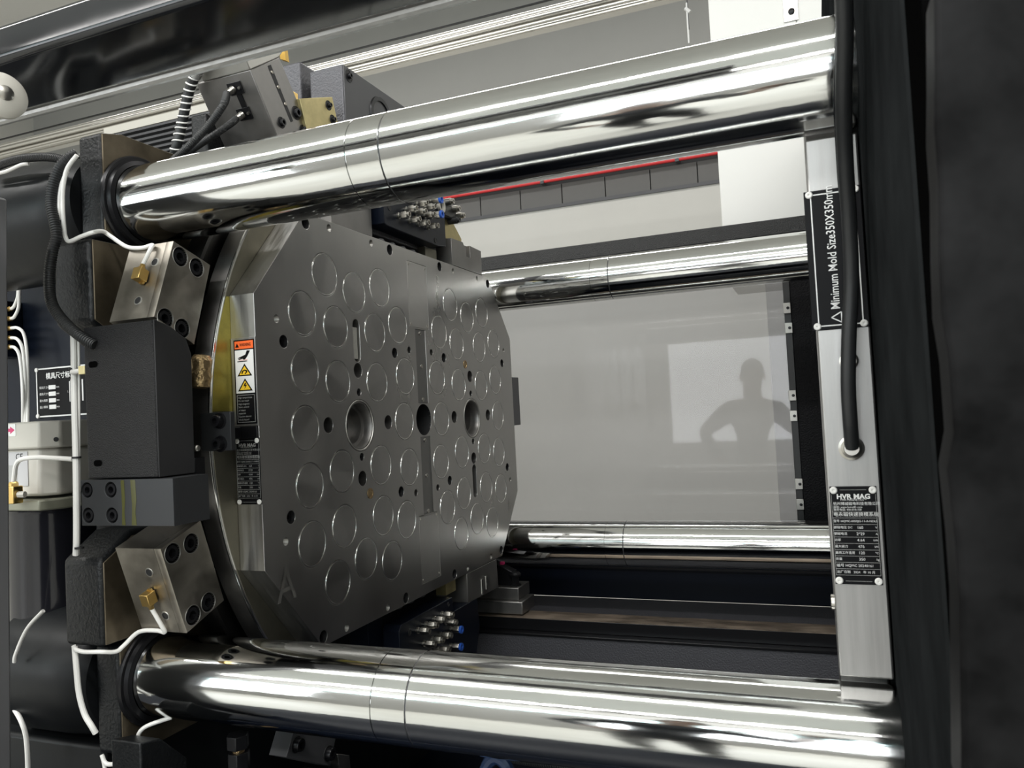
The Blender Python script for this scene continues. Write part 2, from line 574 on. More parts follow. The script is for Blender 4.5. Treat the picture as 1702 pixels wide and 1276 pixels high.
def lug(mirror, label):
    zz = (lambda z: 0.85 - z) if mirror else (lambda z: z)
    # black casting flange with the machined face towards the mould
    up = [(-0.083, 0.068), (-0.083, -0.113), (-0.040, -0.124), (0.14, -0.124), (0.22, 0.10), (0.10, 0.145)]
    bm = new(); prism(bm, yz([(p[0], zz(p[1])) for p in up], -0.256), (0.054, 0, 0))
    l = obj('lug', bm, CAST, mp, 0.006, 3, label=label)
    f = [(-0.081, 0.066), (-0.081, -0.111), (-0.040, -0.122), (0.138, -0.122), (0.218, 0.10), (0.10, 0.143)]
    bm = new(); prism(bm, yz([(p[0], zz(p[1])) for p in f], -0.2025), (0.003, 0, 0))
    obj('machined_face', bm, LUGFACE, l, 0.001, label='oily brown machined face of the lug')
    bm = new(); lathe(bm, [(RB + 0.001, -0.20), (0.0905, -0.20), (0.0905, -0.196), (0.088, -0.1935), (0.082, -0.1935), (0.080, -0.186), (RB + 0.001, -0.184)], (0, 0, zz(0)), (1, 0, 0), 64, caps=False)
    obj('seal_ring', bm, BLACK, l)
    bm = new(); lathe(bm, [(0.100, -0.26), (0.112, -0.30), (0.116, -0.36), (0.116, -0.60 if mirror else -0.49), (0.10, -0.62 if mirror else -0.505)], (0, 0, zz(0)), (1, 0, 0), 64)
    obj('sleeve', bm, CASTS, l)
    # lower arm that carries the retaining block
    arm = [(-0.114, 0.078), (-0.114, 0.223), (-0.05, 0.265), (0.16, 0.265), (0.16, 0.10), (-0.06, 0.078)]
    bm = new(); prism(bm, yz([(p[0], zz(p[1])) for p in arm], -0.288), (0.0885, 0, 0))
    a = obj('arm', bm, CAST, l, 0.008, 3)
    f = [(-0.111, 0.082), (-0.111, 0.219), (-0.05, 0.255), (0.05, 0.255), (0.05, 0.10), (-0.06, 0.082)]
    bm = new(); prism(bm, [(-0.1985, zz(0)*0 + p[0], zz(p[1])) for p in f], (0.003, 0, 0))
    obj('machined_face', bm, LUGFACE, l, 0.001, label='oily brown machined face of the arm')
    return l


lug(True, 'upper lug round the near upper tie bar')
lug(False, 'lower lug round the near lower tie bar')
# far side: only the upper lug's edge and the bearing block at the top can be seen
bm = new(); prism(bm, yz([(1.30, 0.96), (1.46, 0.96), (1.46, 0.66), (1.24, 0.66), (1.18, 0.82)], -0.256), (0.054, 0, 0))
obj('lug', bm, CAST, mp, 0.006)
bm = new(); prism(bm, yz([(1.30, -0.11), (1.46, -0.11), (1.46, 0.19), (1.24, 0.19), (1.18, 0.03)], -0.256), (0.054, 0, 0))
obj('lug', bm, CAST, mp, 0.006)

# ================================================================== rotary disc
dk = thing('rotary_disc', 'large round-sided steel disc behind the square magnetic plate with a bright rim', 'disc', (-0.08, 0.6845, -0.26))


def trunc(r, zlo, zhi, n=200, c=(0.6845, 0.4275)):
    """circle cut flat at the top and the bottom"""
    return [(p[0], min(max(p[1], zlo), zhi)) for p in circle(c[0], c[1], r, n)]


def disc_layer(r, x0, x1, zlo, zhi, bev, m):
    pts = []
    for p in trunc(r, zlo, zhi):
        if not pts or (Vector(p) - Vector(pts[-1])).length > 1e-4: pts.append(p)
    me = curve_mesh([pts], x1 - x0, bev)
    for v in me.vertices: v.co = (v.co.z + (x0 + x1) / 2, v.co.x, v.co.y)
    for v in me.vertices: v.co -= Vector(dk.location)
    me.materials.clear(); me.materials.append(m)
    return me


def disc_part(name, *a, label=None):
    me = disc_layer(*a); me.name = name
    o = bpy.data.objects.new(name, me); COL.objects.link(o); o.parent = dk
    for p in me.polygons: p.use_smooth = True
    me.set_sharp_from_angle(angle=math.radians(30))
    if label: o['label'] = label
    return o


disc_part('disc_body', 0.6880, -0.100, -0.0562, -0.012, 0.866, 0.002, GREY_STEEL)
disc_part('face_ring', 0.6840, -0.0562, -0.0552, -0.010, 0.864, 0.0, YELLOW_STEEL, label='greasy yellowish front face of the disc')
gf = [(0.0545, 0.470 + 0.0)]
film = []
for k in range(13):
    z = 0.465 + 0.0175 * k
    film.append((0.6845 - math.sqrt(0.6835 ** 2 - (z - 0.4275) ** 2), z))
film += [(0.07, film[-1][1]), (0.07, 0.465)]  # thin yellow layer over part of the disc face
bm = new(); prism(bm, yz(film, -0.0552), (0.0002, 0, 0)); obj('yellow_patch', bm, YELLOW_FILM, dk, label='yellow patch on the disc face')
rim = disc_part('rim', 0.6895, -0.0605, -0.0560, -0.0115, 0.8655, 0.0015, RING, label='bright chamfered rim')
disc_part('retaining_flange', 0.715, -0.160, -0.112, -0.03, 0.885, 0.008, DARKSTEEL)

# ================================================================== magnetic plate on the disc
YC, ZC, TP = 0.6845, 0.4260, 0.055
pl = thing('magnetic_plate', 'big eight-sided steel magnetic clamping plate full of round poles, on the rotary disc', 'plate', (-0.0275, YC, ZC - 0.43))
outer = [(0.056, 0.676), (0.216, 0.858), (1.153, 0.858), (1.313, 0.676), (1.313, 0.176 + 0.0), (1.153, -0.006), (0.216, -0.006), (0.056, 0.176)]
half = [(0.279, 0.742, 0.107), (0.388, 0.718, 0.134), (0.497, 0.742, 0.108), (0.198, 0.653, 0.199), (0.311, 0.635, 0.216), (0.467, 0.635, 0.216), (0.574, 0.661, 0.191),
        (0.199, 0.539, 0.313), (0.311, 0.520, 0.331), (0.467, 0.520, 0.331), (0.599, 0.537, 0.315)]
poles = []
for y, zt, zb in half:
    poles += [(y, zt), (y, zb), (2 * YC - y, zt), (2 * YC - y, zb)]
poles += [(0.192, 0.4265), (0.5845, 0.4275), (2 * YC - 0.5845, 0.4275), (2 * YC - 0.192, 0.4265)]
RP = 0.0455
bolts = [(0.221, 0.838), (0.221, 0.012), (0.552, 0.841), (0.552, 0.009), (0.136, 0.593), (0.136, 0.260), (0.553, 0.592), (0.553, 0.260)]
bolts += [(2 * YC - a, b) for a, b in bolts]
threads = [(0.302, 0.844), (0.302, 0.008), (0.468, 0.842), (0.468, 0.008), (0.117, 0.635), (0.117, 0.218)]
threads += [(2 * YC - a, b) for a, b in threads]
smalls = [(0.389, 0.497), (0.389, 0.355), (0.980, 0.495), (0.980, 0.356)]
plains = [(0.625, 0.603, 0.0085), (0.744, 0.603, 0.0085), (0.625, 0.249, 0.0085), (0.744, 0.249, 0.0085),
          (0.389, 0.545, 0.0165), (0.980, 0.545, 0.0165), (0.388, 0.308, 0.0165), (0.979, 0.308, 0.0165),
          (0.269, 0.429, 0.0165), (0.508, 0.427, 0.0165), (0.863, 0.430, 0.0165), (1.098, 0.430, 0.0165)]
bores = [(0.388, 0.424), (0.981, 0.424)]
slots = [(0.389, 0.611), (0.978, 0.242)]
RBOLT, RTH = 0.0125, 0.0075
spl = [outer] + [circle(a, b, RP, 40) for a, b in poles] + [circle(a, b, RBOLT, 24) for a, b in bolts]
spl += [circle(a, b, RTH, 20) for a, b in threads] + [circle(a, b, 0.0085, 20) for a, b in smalls]
spl += [circle(a, b, r, 28) for a, b, r in plains] + [circle(a, b, 0.058, 48) for a, b in bores] + [circle(YC, 0.428, 0.040, 40)]
spl += [slot(a, b, 0.027, 0.095) for a, b in slots]
strips = [(0.660, 0.6585, 0.714, 0.470), (0.660, 0.386, 0.714, 0.186)]
covers = [(0.634, 0.829, 0.737, 0.662), (0.634, 0.189, 0.737, 0.0225)]
for y0, z1, y1, z0 in strips + covers:
    spl.append([(y0, z0), (y1, z0), (y1, z1), (y0, z1)])
me = curve_mesh(spl, TP, 0.0007)
for v in me.vertices:
    c = v.co.copy()
    v.co = (c.z - TP / 2, c.x, c.y)
off = Vector(pl.location)
for v in me.vertices: v.co -= off
for p in me.polygons: p.use_smooth = False
me.materials.clear(); me.materials.append(PLATE); me.materials.append(PLATE_SIDE)
for p in me.polygons:
    c = p.center + off
    if abs(p.normal.x) < 0.3 and (c.y < 0.217 or c.y > 1.152 or c.z > 0.857 or c.z < -0.005):
        inside = 0.06 < c.y < 1.309 and False
        edge = min(abs(c.y - 0.056), abs(c.y - 1.313), abs(c.z - 0.858), abs(c.z + 0.006),
                   abs((c.y - 0.056) * 0.182 - (c.z - 0.676) * 0.16) / 0.2424, abs((c.y - 0.056) * 0.182 + (c.z - 0.176) * 0.16) / 0.2424,
                   abs((1.313 - c.y) * 0.182 - (c.z - 0.676) * 0.16) / 0.2424, abs((1.313 - c.y) * 0.182 + (c.z - 0.176) * 0.16) / 0.2424)
        if edge < 0.003: p.material_index = 1
me.name = 'plate_body'
o = bpy.data.objects.new('plate_body', me); COL.objects.link(o); o.parent = pl
# round poles: disc with chamfer and a groove round it
bm = new()
lathe(bm, [(0.0, 0.0), (0.0420, 0.0), (0.0427, -0.0012), (0.0432, -0.0030), (0.0455, -0.0030), (0.0455, -0.006)], seg=48, caps=False)
for f in bm.faces: f.normal_flip()
bmesh.ops.recalc_face_normals(bm, faces=bm.faces[:])
me = finish(bm, [POLE, RING], 20)
for p in me.polygons:
    r = math.hypot(p.center.y, p.center.z)
    if 0.0421 < r < 0.0432: p.material_index = 1
if me.polygons[0].normal.x < 0: me.flip_normals()
bm = new()
lathe(bm, [(0.0424, -0.0010), (0.0431, 0.0006), (0.0442, 0.0006), (0.0448, -0.0010)], seg=48, caps=False)
bmesh.ops.recalc_face_normals(bm, faces=bm.faces[:])
me_ring = finish(bm, RING, 60)
for i, (y, z) in enumerate(poles):
    po = inst('magnet_pole', me, (0.0, y, z), pl, (random.uniform(0, 6.28), 0, 0))
    inst('pole_ring', me_ring, (-0.0006, y, z), po)
cupb = cup_mesh(RBOLT, 0.022, BLACKM)
for y, z in bolts:
    c = inst('counterbore', cupb, (-0.0005, y, z), pl)
    inst('socket_bolt', BOLT9, (-0.020, y, z), c)
ct = cup_mesh(RTH, 0.02, LIGHT_STEEL, True)
for y, z in threads: inst('threaded_hole', ct, (-0.0005, y, z), pl)
cs = cup_mesh(0.0085, 0.012, BLACKM)
for y, z in smalls:
    c = inst('counterbore', cs, (-0.0005, y, z), pl)
    inst('socket_bolt', BOLT7, (-0.011, y, z), c)
for y, z, r in plains: inst('bolt_hole', cup_mesh(r, 0.045, GREY_STEEL), (-0.0005, y, z), pl)
for y, z in bores:
    bm = new()
    lathe(bm, [(0.058, 0.0), (0.0535, -0.0015), (0.050, -0.0015), (0.047, -0.010), (0.047, -0.022), (0.040, -0.024), (0.040, -0.045), (0.020, -0.0455), (0.020, -0.054), (0.0, -0.054)], seg=48, caps=False)
    for f in bm.faces: f.normal_flip()
    bo = inst('ejector_bore', finish(bm, GREY_STEEL, 25), (0, y, z), pl)
    bm = new(); lathe(bm, [(0.0525, -0.001), (0.0535, 0.0005), (0.0555, 0.0005), (0.0565, -0.001)], seg=48, caps=False)
    bmesh.ops.recalc_face_normals(bm, faces=bm.faces[:])
    inst('bore_ring', finish(bm, LIGHT_STEEL), (0, y, z), bo)
inst('centre_bore', cup_mesh(0.040, 0.05, BLACKM), (-0.0003, YC, 0.428), pl)
for y, z in slots:
    me = curve_mesh([slot(0, 0, 0.0262, 0.094)], 0.006, 0.001)
    for v in me.vertices: v.co = (v.co.z, v.co.x, v.co.y)
    me.materials.clear(); me.materials.append(BLACKM)
    so = inst('slot_floor', me, (-0.020, y, z), pl)
    if z > 0.4:
        bm = new(); box(bm, (-0.017, y - 0.011, z - 0.040), (-0.005, y + 0.011, z + 0.030))
        obj('slot_insert', bm, PALE, so, 0.001, label='pale worn insert in the slot')
for y0, z1, y1, z0 in strips:
    bm = new(); box(bm, (-0.02, y0 + 0.0004, z0 + 0.0004), (-0.0016, y1 - 0.0004, z1 - 0.0004))
    st = obj('strip_cover', bm, STRIP2, pl, 0.0006)
    for k in range(3):
        z = z0 + (z1 - z0) * (0.05, 0.5, 0.95)[k]
        inst('screw', socket_bolt_mesh(0.0048, 0.003, NICKEL), (-0.0025, (y0 + y1) / 2, z), st)
for y0, z1, y1, z0 in covers:
    bm = new(); box(bm, (-0.02, y0 + 0.0006, z0 + 0.0006), (-0.0002, y1 - 0.0006, z1 - 0.0006))
    st = obj('cover_plate', bm, COVER2, pl, 0.0007)
    for a in (y0 + 0.008, y1 - 0.008):
        for b in (z0 + 0.008, z1 - 0.008):
            inst('screw', SCREW4, (-0.0012, a, b), st)
for y, z in ((0.416, 0.272), (0.951, 0.579)):
    bm = new(); lathe(bm, [(0.012, 0.0002), (0.012, 0.001), (0.009, 0.001), (0.0085, 0.0002), (0.0, 0.0002)], (0, y, z), (1, 0, 0), 24, caps=False)
    obj('plug', bm, BRONZE, pl)
text('A', 0.085, pl, (0.0009, 0.114, 0.135), LIGHT_STEEL, (PI / 2, 0, PI / 2), 'engraved_letter', 'CENTER', -1.0 if False else 1.0)
text('B', 0.050, pl, (0.0009, 1.238, 0.136), LIGHT_STEEL, (PI / 2, 0, PI / 2), 'engraved_letter', 'CENTER')


# ------------------------------------------------------------------ labels
def nameplate(parent, x0, x1, z0, z1, y, rows_mat=LABELW):
    """black rating plate facing the camera side (-Y); returns the plate part"""
    w = x1 - x0; h = z1 - z0
    bm = new(); box(bm, (x0, y - 0.0016, z0), (x1, y, z1))
    p = obj('rating_plate', bm, LABELB, parent, 0.0006, label='black rating plate with white Chinese lettering')
    yy = y - 0.0019
    X = lambda u: x0 + w * u
    Z = lambda v: z1 - h * v
    T = lambda s, u, v, size, al='LEFT', sx=1.0, b=0.0: text(s, size * w, p, (X(u), yy, Z(v)), rows_mat, align=al, sx=sx, bold=b)
    T('HVR MAG', 0.5, 0.105, 0.155, 'CENTER', 1.05, 0.00028)
    T('HVR MAGNETICS\u2122', 0.5, 0.137, 0.065, 'CENTER')
    T('\u676d\u5dde\u535a\u5a01\u78c1\u7535\u79d1\u6280\u6709\u9650\u516c\u53f8', 0.06, 0.178, 0.082)
    T('\u7f51\u5740: www.hvrm81.com', 0.06, 0.212, 0.062)
    T('\u670d\u52a1\u7535\u8bdd: 400-010-108', 0.06, 0.238, 0.062)
    T('\u7535\u6c38\u78c1\u5feb\u901f\u6362\u6a21\u7cfb\u7edf', 0.05, 0.288, 0.107)
    T('\u578b\u53f7 HQMC-0350JG-11-A-NDLS', 0.04, 0.355, 0.068)
    rows = [('\u989d\u78c1\u7535\u538b DC', '160', 'V'), ('\u989d\u78c1\u7535\u6d41', '2*29', 'A'), ('\u529f\u7387', '4.64', 'kW'), ('\u6700\u5927\u78c1\u529b', '476', 'kN'),
            ('\u6700\u9ad8\u5de5\u4f5c\u6e29\u5ea6', '120', '\u2103'), ('\u8d28\u91cf', '350', 'kg')]
    for k, (a, b, c) in enumerate(rows):
        v = 0.420 + 0.0645 * k
        T(a, 0.04, v, 0.070); T(b, 0.60, v, 0.090, 'CENTER'); T(c, 0.96, v, 0.065, 'RIGHT')
    T('\u7f16\u53f7 HQMC 20240161', 0.05, 0.808, 0.082)
    T('\u51fa\u5382\u65e5\u671f   2024   \u5e74 10 \u6708', 0.05, 0.874, 0.072)
    ln = new()
    for v in [0.262, 0.322, 0.388] + [0.4525 + 0.0645 * k for k in range(6)] + [0.841, 0.905]:
        box(ln, (X(0.03), yy - 0.00005, Z(v) - 0.00018), (X(0.97), yy + 0.0003, Z(v) + 0.00018))
    for v in (0.035, 0.965):
        box(ln, (X(0.22), yy - 0.00005, Z(v) - 0.00018), (X(0.78), yy + 0.0003, Z(v) + 0.00018))
    for u in (0.03, 0.97):
        box(ln, (X(u) - 0.00018, yy - 0.00005, Z(0.905)), (X(u) + 0.00018, yy + 0.0003, Z(0.08)))
    obj('ruled_line', ln, LABELG, p)
    rv = new(); lathe(rv, [(0.0046, 0), (0.0046, 0.0012), (0.0036, 0.0022), (0.0016, 0.0022), (0.0012, 0.0008), (0, 0.0008)], seg=20, caps=False)
    rme = finish(rv, WHITEP)
    for u in (0.085, 0.915):
        for v in (0.038, 0.962):
            inst('rivet', rme, (X(u), y - 0.0016, Z(v)), p, YROT)
    return p


# warning label on the near side of the moving plate
wl0, wl1, wz0, wz1 = -0.047, -0.001, 0.440, 0.593
bm = new(); box(bm, (-0.054, 0.0536, 0.436), (0.0005, 0.056, 0.597))
wp = obj('label_carrier', bm, STRIP, pl, 0.0005, label='thin metal strip under the warning sticker')
bm = new(); box(bm, (wl0, 0.0527, wz0), (wl1, 0.0536, wz1))
wlb = obj('warning_sticker', bm, LABELB, pl, label='orange, white and black warning sticker with hand and triangle symbols')


def sticker(x0, z0, x1, z1, m, lift, name, pts=None):
    bm = new()
    y = 0.0527 - 0.0002 * lift
    q = pts or [(x0, z0), (x1, z0), (x1, z1), (x0, z1)]
    prism(bm, [(a, y, b) for a, b in q], (0, 0.0002, 0))
    return obj(name, bm, m, wlb)


def U(u, v): return (wl0 + (wl1 - wl0) * u, wz1 - (wz1 - wz0) * v)


def rect(u0, v0, u1, v1, m, lift, name):
    a = U(u0, v1); b = U(u1, v0)
    return sticker(a[0], a[1], b[0], b[1], m, lift, name)


rect(0.05, 0.015, 0.95, 0.108, ORANGE, 1, 'orange_field')
rect(0.05, 0.122, 0.95, 0.635, LABELW, 1, 'white_field')
text('WARNING', 0.0078, wlb, (*[U(0.30, 0.062)[0], 0.0523][:2], U(0.3, 0.062)[1]), LABELB, sx=0.66, bold=0.0002)
sticker(0, 0, 0, 0, LABELB, 2, 'small_triangle', [U(0.08, 0.088), U(0.27, 0.088), U(0.175, 0.04)])
# hand over a hot plate
sticker(0, 0, 0, 0, LABELB, 2, 'hand_symbol', [U(0.80, 0.135), U(0.64, 0.13), U(0.56, 0.18), U(0.34, 0.20), U(0.18, 0.215), U(0.22, 0.222), U(0.36, 0.215), U(0.2, 0.232), U(0.24, 0.238), U(0.42, 0.226), U(0.50, 0.245), U(0.58, 0.225), U(0.66, 0.20)])
rect(0.24, 0.236, 0.66, 0.246, PINK, 2, 'heat_mark')
rect(0.16, 0.252, 0.64, 0.262, LABELB, 2, 'hot_plate_symbol')
for v0, v1, kind in ((0.285, 0.432, 0), (0.46, 0.610, 1)):
    sticker(0, 0, 0, 0, LABELB, 2, 'triangle_border', [U(0.14, v1), U(0.86, v1), U(0.50, v0)])
    h = v1 - v0
    sticker(0, 0, 0, 0, YELLOW, 3, 'triangle_field', [U(0.24, v1 - 0.10 * h), U(0.76, v1 - 0.10 * h), U(0.50, v0 + 0.19 * h)])
    if kind == 0:
        sticker(0, 0, 0, 0, LABELB, 4, 'magnet_symbol', [U(0.34, v0 + .80 * h), U(0.38, v0 + .58 * h), U(0.50, v0 + .48 * h), U(0.62, v0 + .54 * h), U(0.64, v0 + .68 * h), U(0.54, v0 + .86 * h), U(0.49, v0 + .82 * h), U(0.57, v0 + .68 * h), U(0.55, v0 + .60 * h), U(0.48, v0 + .58 * h), U(0.43, v0 + .66 * h), U(0.40, v0 + .82 * h)])
    else:
        sticker(0, 0, 0, 0, LABELB, 4, 'lightning_symbol', [U(0.50, v0 + .34 * h), U(0.42, v0 + .62 * h), U(0.51, v0 + .60 * h), U(0.46, v0 + .86 * h), U(0.60, v0 + .50 * h), U(0.51, v0 + .53 * h), U(0.56, v0 + .36 * h)])
fr = new()
for a in ((0.07, 0.655, 0.93, 0.660), (0.07, 0.975, 0.93, 0.980), (0.07, 0.655, 0.085, 0.980), (0.915, 0.655, 0.93, 0.980)):
    p = U(a[0], a[3]); q = U(a[2], a[1])
    box(fr, (p[0], 0.0525, p[1]), (q[0], 0.0527, q[1]))
obj('text_frame', fr, LABELG, wlb)
for k, s in enumerate(('High temperature', 'Do not touch', 'High magnetic', 'Strict control', 'of object', 'materials', 'Caution electric', 'shock hazard')):
    text(s, 0.0048, wlb, (U(0.13, 0)[0], 0.0525, U(0, 0.688 + k * 0.037)[1]), LABELG, sx=0.9)
bm = new(); box(bm, (-0.056, 0.052, 0.414), (-0.002, 0.0558, 0.436))
obj('spacer_pad', bm, BLACK, pl, 0.001)
nameplate(pl, -0.053, 0.0005, 0.295, 0.414, 0.0555, LABELG)

# ================================================================== fixed magnetic plate (right, seen edge-on)
fp = thing('fixed_magnetic_plate', 'steel magnetic plate on the black fixed platen, seen from its bright narrow edge', 'plate', (0.975, 0.684, 0.075))
bm = new(); prism(bm, yz([(0.0, 0.079), (0.0, 0.771), (0.11, 0.771), (0.11, 0.86), (1.26, 0.86), (1.26, 0.771), (1.3, 0.771), (1.3, 0.079), (1.26, 0.079), (1.26, -0.01), (0.11, -0.01), (0.11, 0.079)], 0.942), (0.063, 0, 0))
obj('plate_body', bm, STRIP, fp, 0.0025)
bm = new(); box(bm, (0.9365, -0.0022, 0.5215), (1.0045, 0.0, 0.703))
mz = obj('size_sign', bm, LABELB, fp, 0.0008, label='black sign with white upright lettering for the minimum mold size')
text('Minimum Mold Size350X350mm', 0.0152, mz, (0.9665, -0.0026, 0.547), LABELW, (PI / 2, -PI / 2, 0), 'lettering', 'LEFT', 0.80, 0.0001)
bm = new()
for a in ((0.944, 0.526, 0.9455, 0.698), (0.9965, 0.526, 0.998, 0.698), (0.944, 0.526, 0.998, 0.5275), (0.944, 0.6965, 0.998, 0.698)):
    box(bm, (a[0], -0.0026, a[1]), (a[2], -0.0021, a[3]))
obj('border_line', bm, LABELW, mz)
bm = new()
for a, b in (((0.958, 0.532), (0.972, 0.532)), ((0.972, 0.532), (0.972, 0.545)), ((0.958, 0.532), (0.972, 0.545))): pass
tri = [(0.9725, 0.530), (0.9725, 0.5435), (0.9605, 0.5368)]
for i in range(3):
    a = Vector((tri[i][0], 0, tri[i][1])); b = Vector((tri[(i + 1) % 3][0], 0, tri[(i + 1) % 3][1]))
    d = (b - a).normalized(); n = Vector((-d.z, 0, d.x)) * 0.0007
    prism(bm, [p + Vector((0, -0.0026, 0)) for p in (a + n, b + n, b - n, a - n)], (0, 0.0004, 0))
obj('triangle_symbol', bm, LABELW, mz)
rv = new(); lathe(rv, [(0.0046, 0), (0.0046, 0.0012), (0.0036, 0.0022), (0.0016, 0.0022), (0.0012, 0.0008), (0, 0.0008)], seg=20, caps=False)
rme = finish(rv, WHITEP)
for u in (0.943, 0.998):
    for v in (0.5265, 0.698): inst('rivet', rme, (u, -0.0022, v), mz, YROT)
nameplate(fp, 0.9445, 0.9995, 0.1965, 0.3205, 0.0)
gl = new(); lathe(gl, [(0.0155, 0), (0.0155, 0.004), (0.0125, 0.005), (0.0125, 0.009), (0.0095, 0.011), (0.0088, 0.013)], (0.9736, 0, 0.3693), (0, -1, 0), 28)
obj('cable_gland', gl, NICKEL, fp, label='round nickel cable gland')
gl = new(); lathe(gl, [(0.0115, 0), (0.0115, 0.002), (0.009, 0.003), (0.0085, -0.002), (0.0, -0.002)], (0.9776, 0, 0.4797), (0, -1, 0), 28, caps=False)
obj('plug', gl, NICKEL, fp, label='small round plug half behind the cable')
bp_ = new(); lathe(bp_, [(0.010, 0), (0.010, 0.004), (0.006, 0.005), (0.0, 0.005)], (0.942, 0.012, 0.170), (-1, 0, 0), 20)
obj('screw_head', bp_, NICKEL, fp)

cb = new(); tube(cb, [(0.9875, -0.24, 0.8501), (0.9869, -0.21, 0.8081), (0.9839, -0.17, 0.7599), (0.9839, -0.12, 0.7083), (0.9853, -0.08, 0.6475), (0.9846, -0.055, 0.5793), (0.9778, -0.045, 0.5074), (0.9737, -0.038, 0.4487), (0.9734, -0.028, 0.4039), (0.9741, -0.009, 0.3714)], 0.0088, 16, 8)
tag(obj('power_cable', cb, RUBBER), 'thick black power cable hanging down into the gland of the edge-on plate', 'cable')
cb = new(); tube(cb, [(0.9855, -0.18, 0.8874), (0.9841, -0.15, 0.8349), (0.9802, -0.11, 0.7894), (0.9799, -0.08, 0.7532), (0.9802, -0.06, 0.6967), (0.9822, -0.05, 0.6692)], 0.0042, 12, 8)
tag(obj('signal_cable', cb, GLOSSB), 'thinner black cable beside the thick power cable, at the end of the upper bar', 'cable')

# ================================================================== fixed platen
fx = thing('fixed_platen', 'huge black fixed platen filling the right side of the picture', 'machine part', (1.3, 0.4, -1.1))
bm = new(); box(bm, (1.007, -0.50, -0.55), (1.75, 1.85, 1.45))
obj('body', bm, PLATEN, fx, 0.006, 3)
bm = new(); box(bm, (1.05, -0.3, -1.1), (1.75, 1.8, -0.54))
obj('foot', bm, CASTS, fx, 0.01)
# near cover with a wavy edge that leaves a dark gap
ed = [(1.01, -0.62, 0.6566), (1.007, -0.62, 0.6057), (1.005, -0.62, 0.5771), (1.005, -0.62, 0.5481), (1.003, -0.62, 0.51), (1.002, -0.62, 0.4783), (1.004, -0.62, 0.4529), (1.004, -0.62, 0.4339), (1.004, -0.62, 0.4151), (0.9998, -0.62, 0.3964), (1.001, -0.62, 0.3589), (1.001, -0.62, 0.3278), (0.9956, -0.62, 0.2258), (1.75, -0.62, -0.20), (1.75, -0.62, 0.95)]
for dz in ():
    pass
nb = new(); prism(nb, ed, (0, 0.04, 0))
obj('near_cover', nb, COVERM, fx, 0.003, 2, recalc=True)
bm = new(); box(bm, (1.009, -0.575, -0.5), (1.2, -0.501, 1.2)); obj('gap_shade', bm, mat('recess_shade_black', (0.002, 0.002, 0.002), 0, 0.9, spec=0.0), fx)  # black box added so the gap behind the cover looks shaded
ft = new(); box(ft, (1.2, -0.58, -0.2), (1.7, -0.49, 0.9))
obj('cover_bracket', ft, BLACKM, fx)

# ================================================================== retaining blocks round the disc
def rot_block(name, pts, x0, x1, label, m, bolts, bevel=0.0015, group='retaining blocks'):
    cy = sum(p[0] for p in pts) / len(pts); cz = min(p[1] for p in pts)
    t = thing(name, label, 'block', ((x0 + x1) / 2, cy, cz), group)
    if sum(pts[i][0] * pts[(i + 1) % len(pts)][1] - pts[(i + 1) % len(pts)][0] * pts[i][1] for i in range(len(pts))) > 0: pts = list(reversed(pts))
    fl = curve_mesh([pts] + [circle(y, z, 0.0165, 28) for y, z in bolts], 0.015, 0.0008)
    for v in fl.vertices: v.co = (v.co.z + x1 - 0.0075, v.co.x, v.co.y)
    bm = new(); bm.from_mesh(fl); bpy.data.meshes.remove(fl)
    prism(bm, yz(pts, x0), (x1 - 0.015 - x0, 0, 0))
    for f in bm.faces: f.material_index = 0
    obj('block_body', bm, m, t)
    cup = cup_mesh(0.0166, 0.0149, BLACKM)
    rr = new(); lathe(rr, [(0.0163, -0.0010), (0.0166, 0.0004), (0.0172, 0.0004), (0.0176, -0.0005)], seg=28, caps=False)
    bmesh.ops.recalc_face_normals(rr, faces=rr.faces[:])
    rme = finish(rr, LIGHT_STEEL)
    for y, z in bolts:
        c = inst('counterbore', cup, (x1 - 0.0003, y, z), t)
        inst('bore_edge', rme, (x1, y, z), c)
        inst('socket_bolt', BOLT12, (x1 - 0.0150, y, z), c)
    return t


g1 = [(-0.068, 0.7555), (0.016, 0.7275), (-0.030, 0.582), (-0.116, 0.6225)]
gn = rot_block('retaining_block', g1, -0.158, -0.06, 'oily steel block under the near upper bar, with brass fitting and bolts', STEEL,
               [(-0.054, 0.731), (-0.017, 0.718), (-0.092, 0.622), (-0.056, 0.608)])
g2 = [(-0.071, 0.0985), (0.018, 0.131), (-0.031, 0.279), (-0.120, 0.2465)]
gs = rot_block('retaining_block', g2, -0.158, -0.06, 'oily steel block above the near lower bar, with brass fitting and bolts', STEEL,
               [(-0.095, 0.235), (-0.054, 0.244), (-0.056, 0.124), (-0.020, 0.137)])


def small_hole(parent, p, n, r=0.006):
    bm = new(); lathe(bm, [(r * 1.1, 0.0006), (0, 0.0006)], p, n, 20, caps=False)
    obj('threaded_hole', bm, BLACKM, parent)
    bm = new(); lathe(bm, [(r * 1.40, 0.0001), (r * 1.3, 0.0010), (r * 1.05, 0.0010)], p, n, 20, caps=False)
    obj('hole_edge', bm, LIGHT_STEEL, parent)


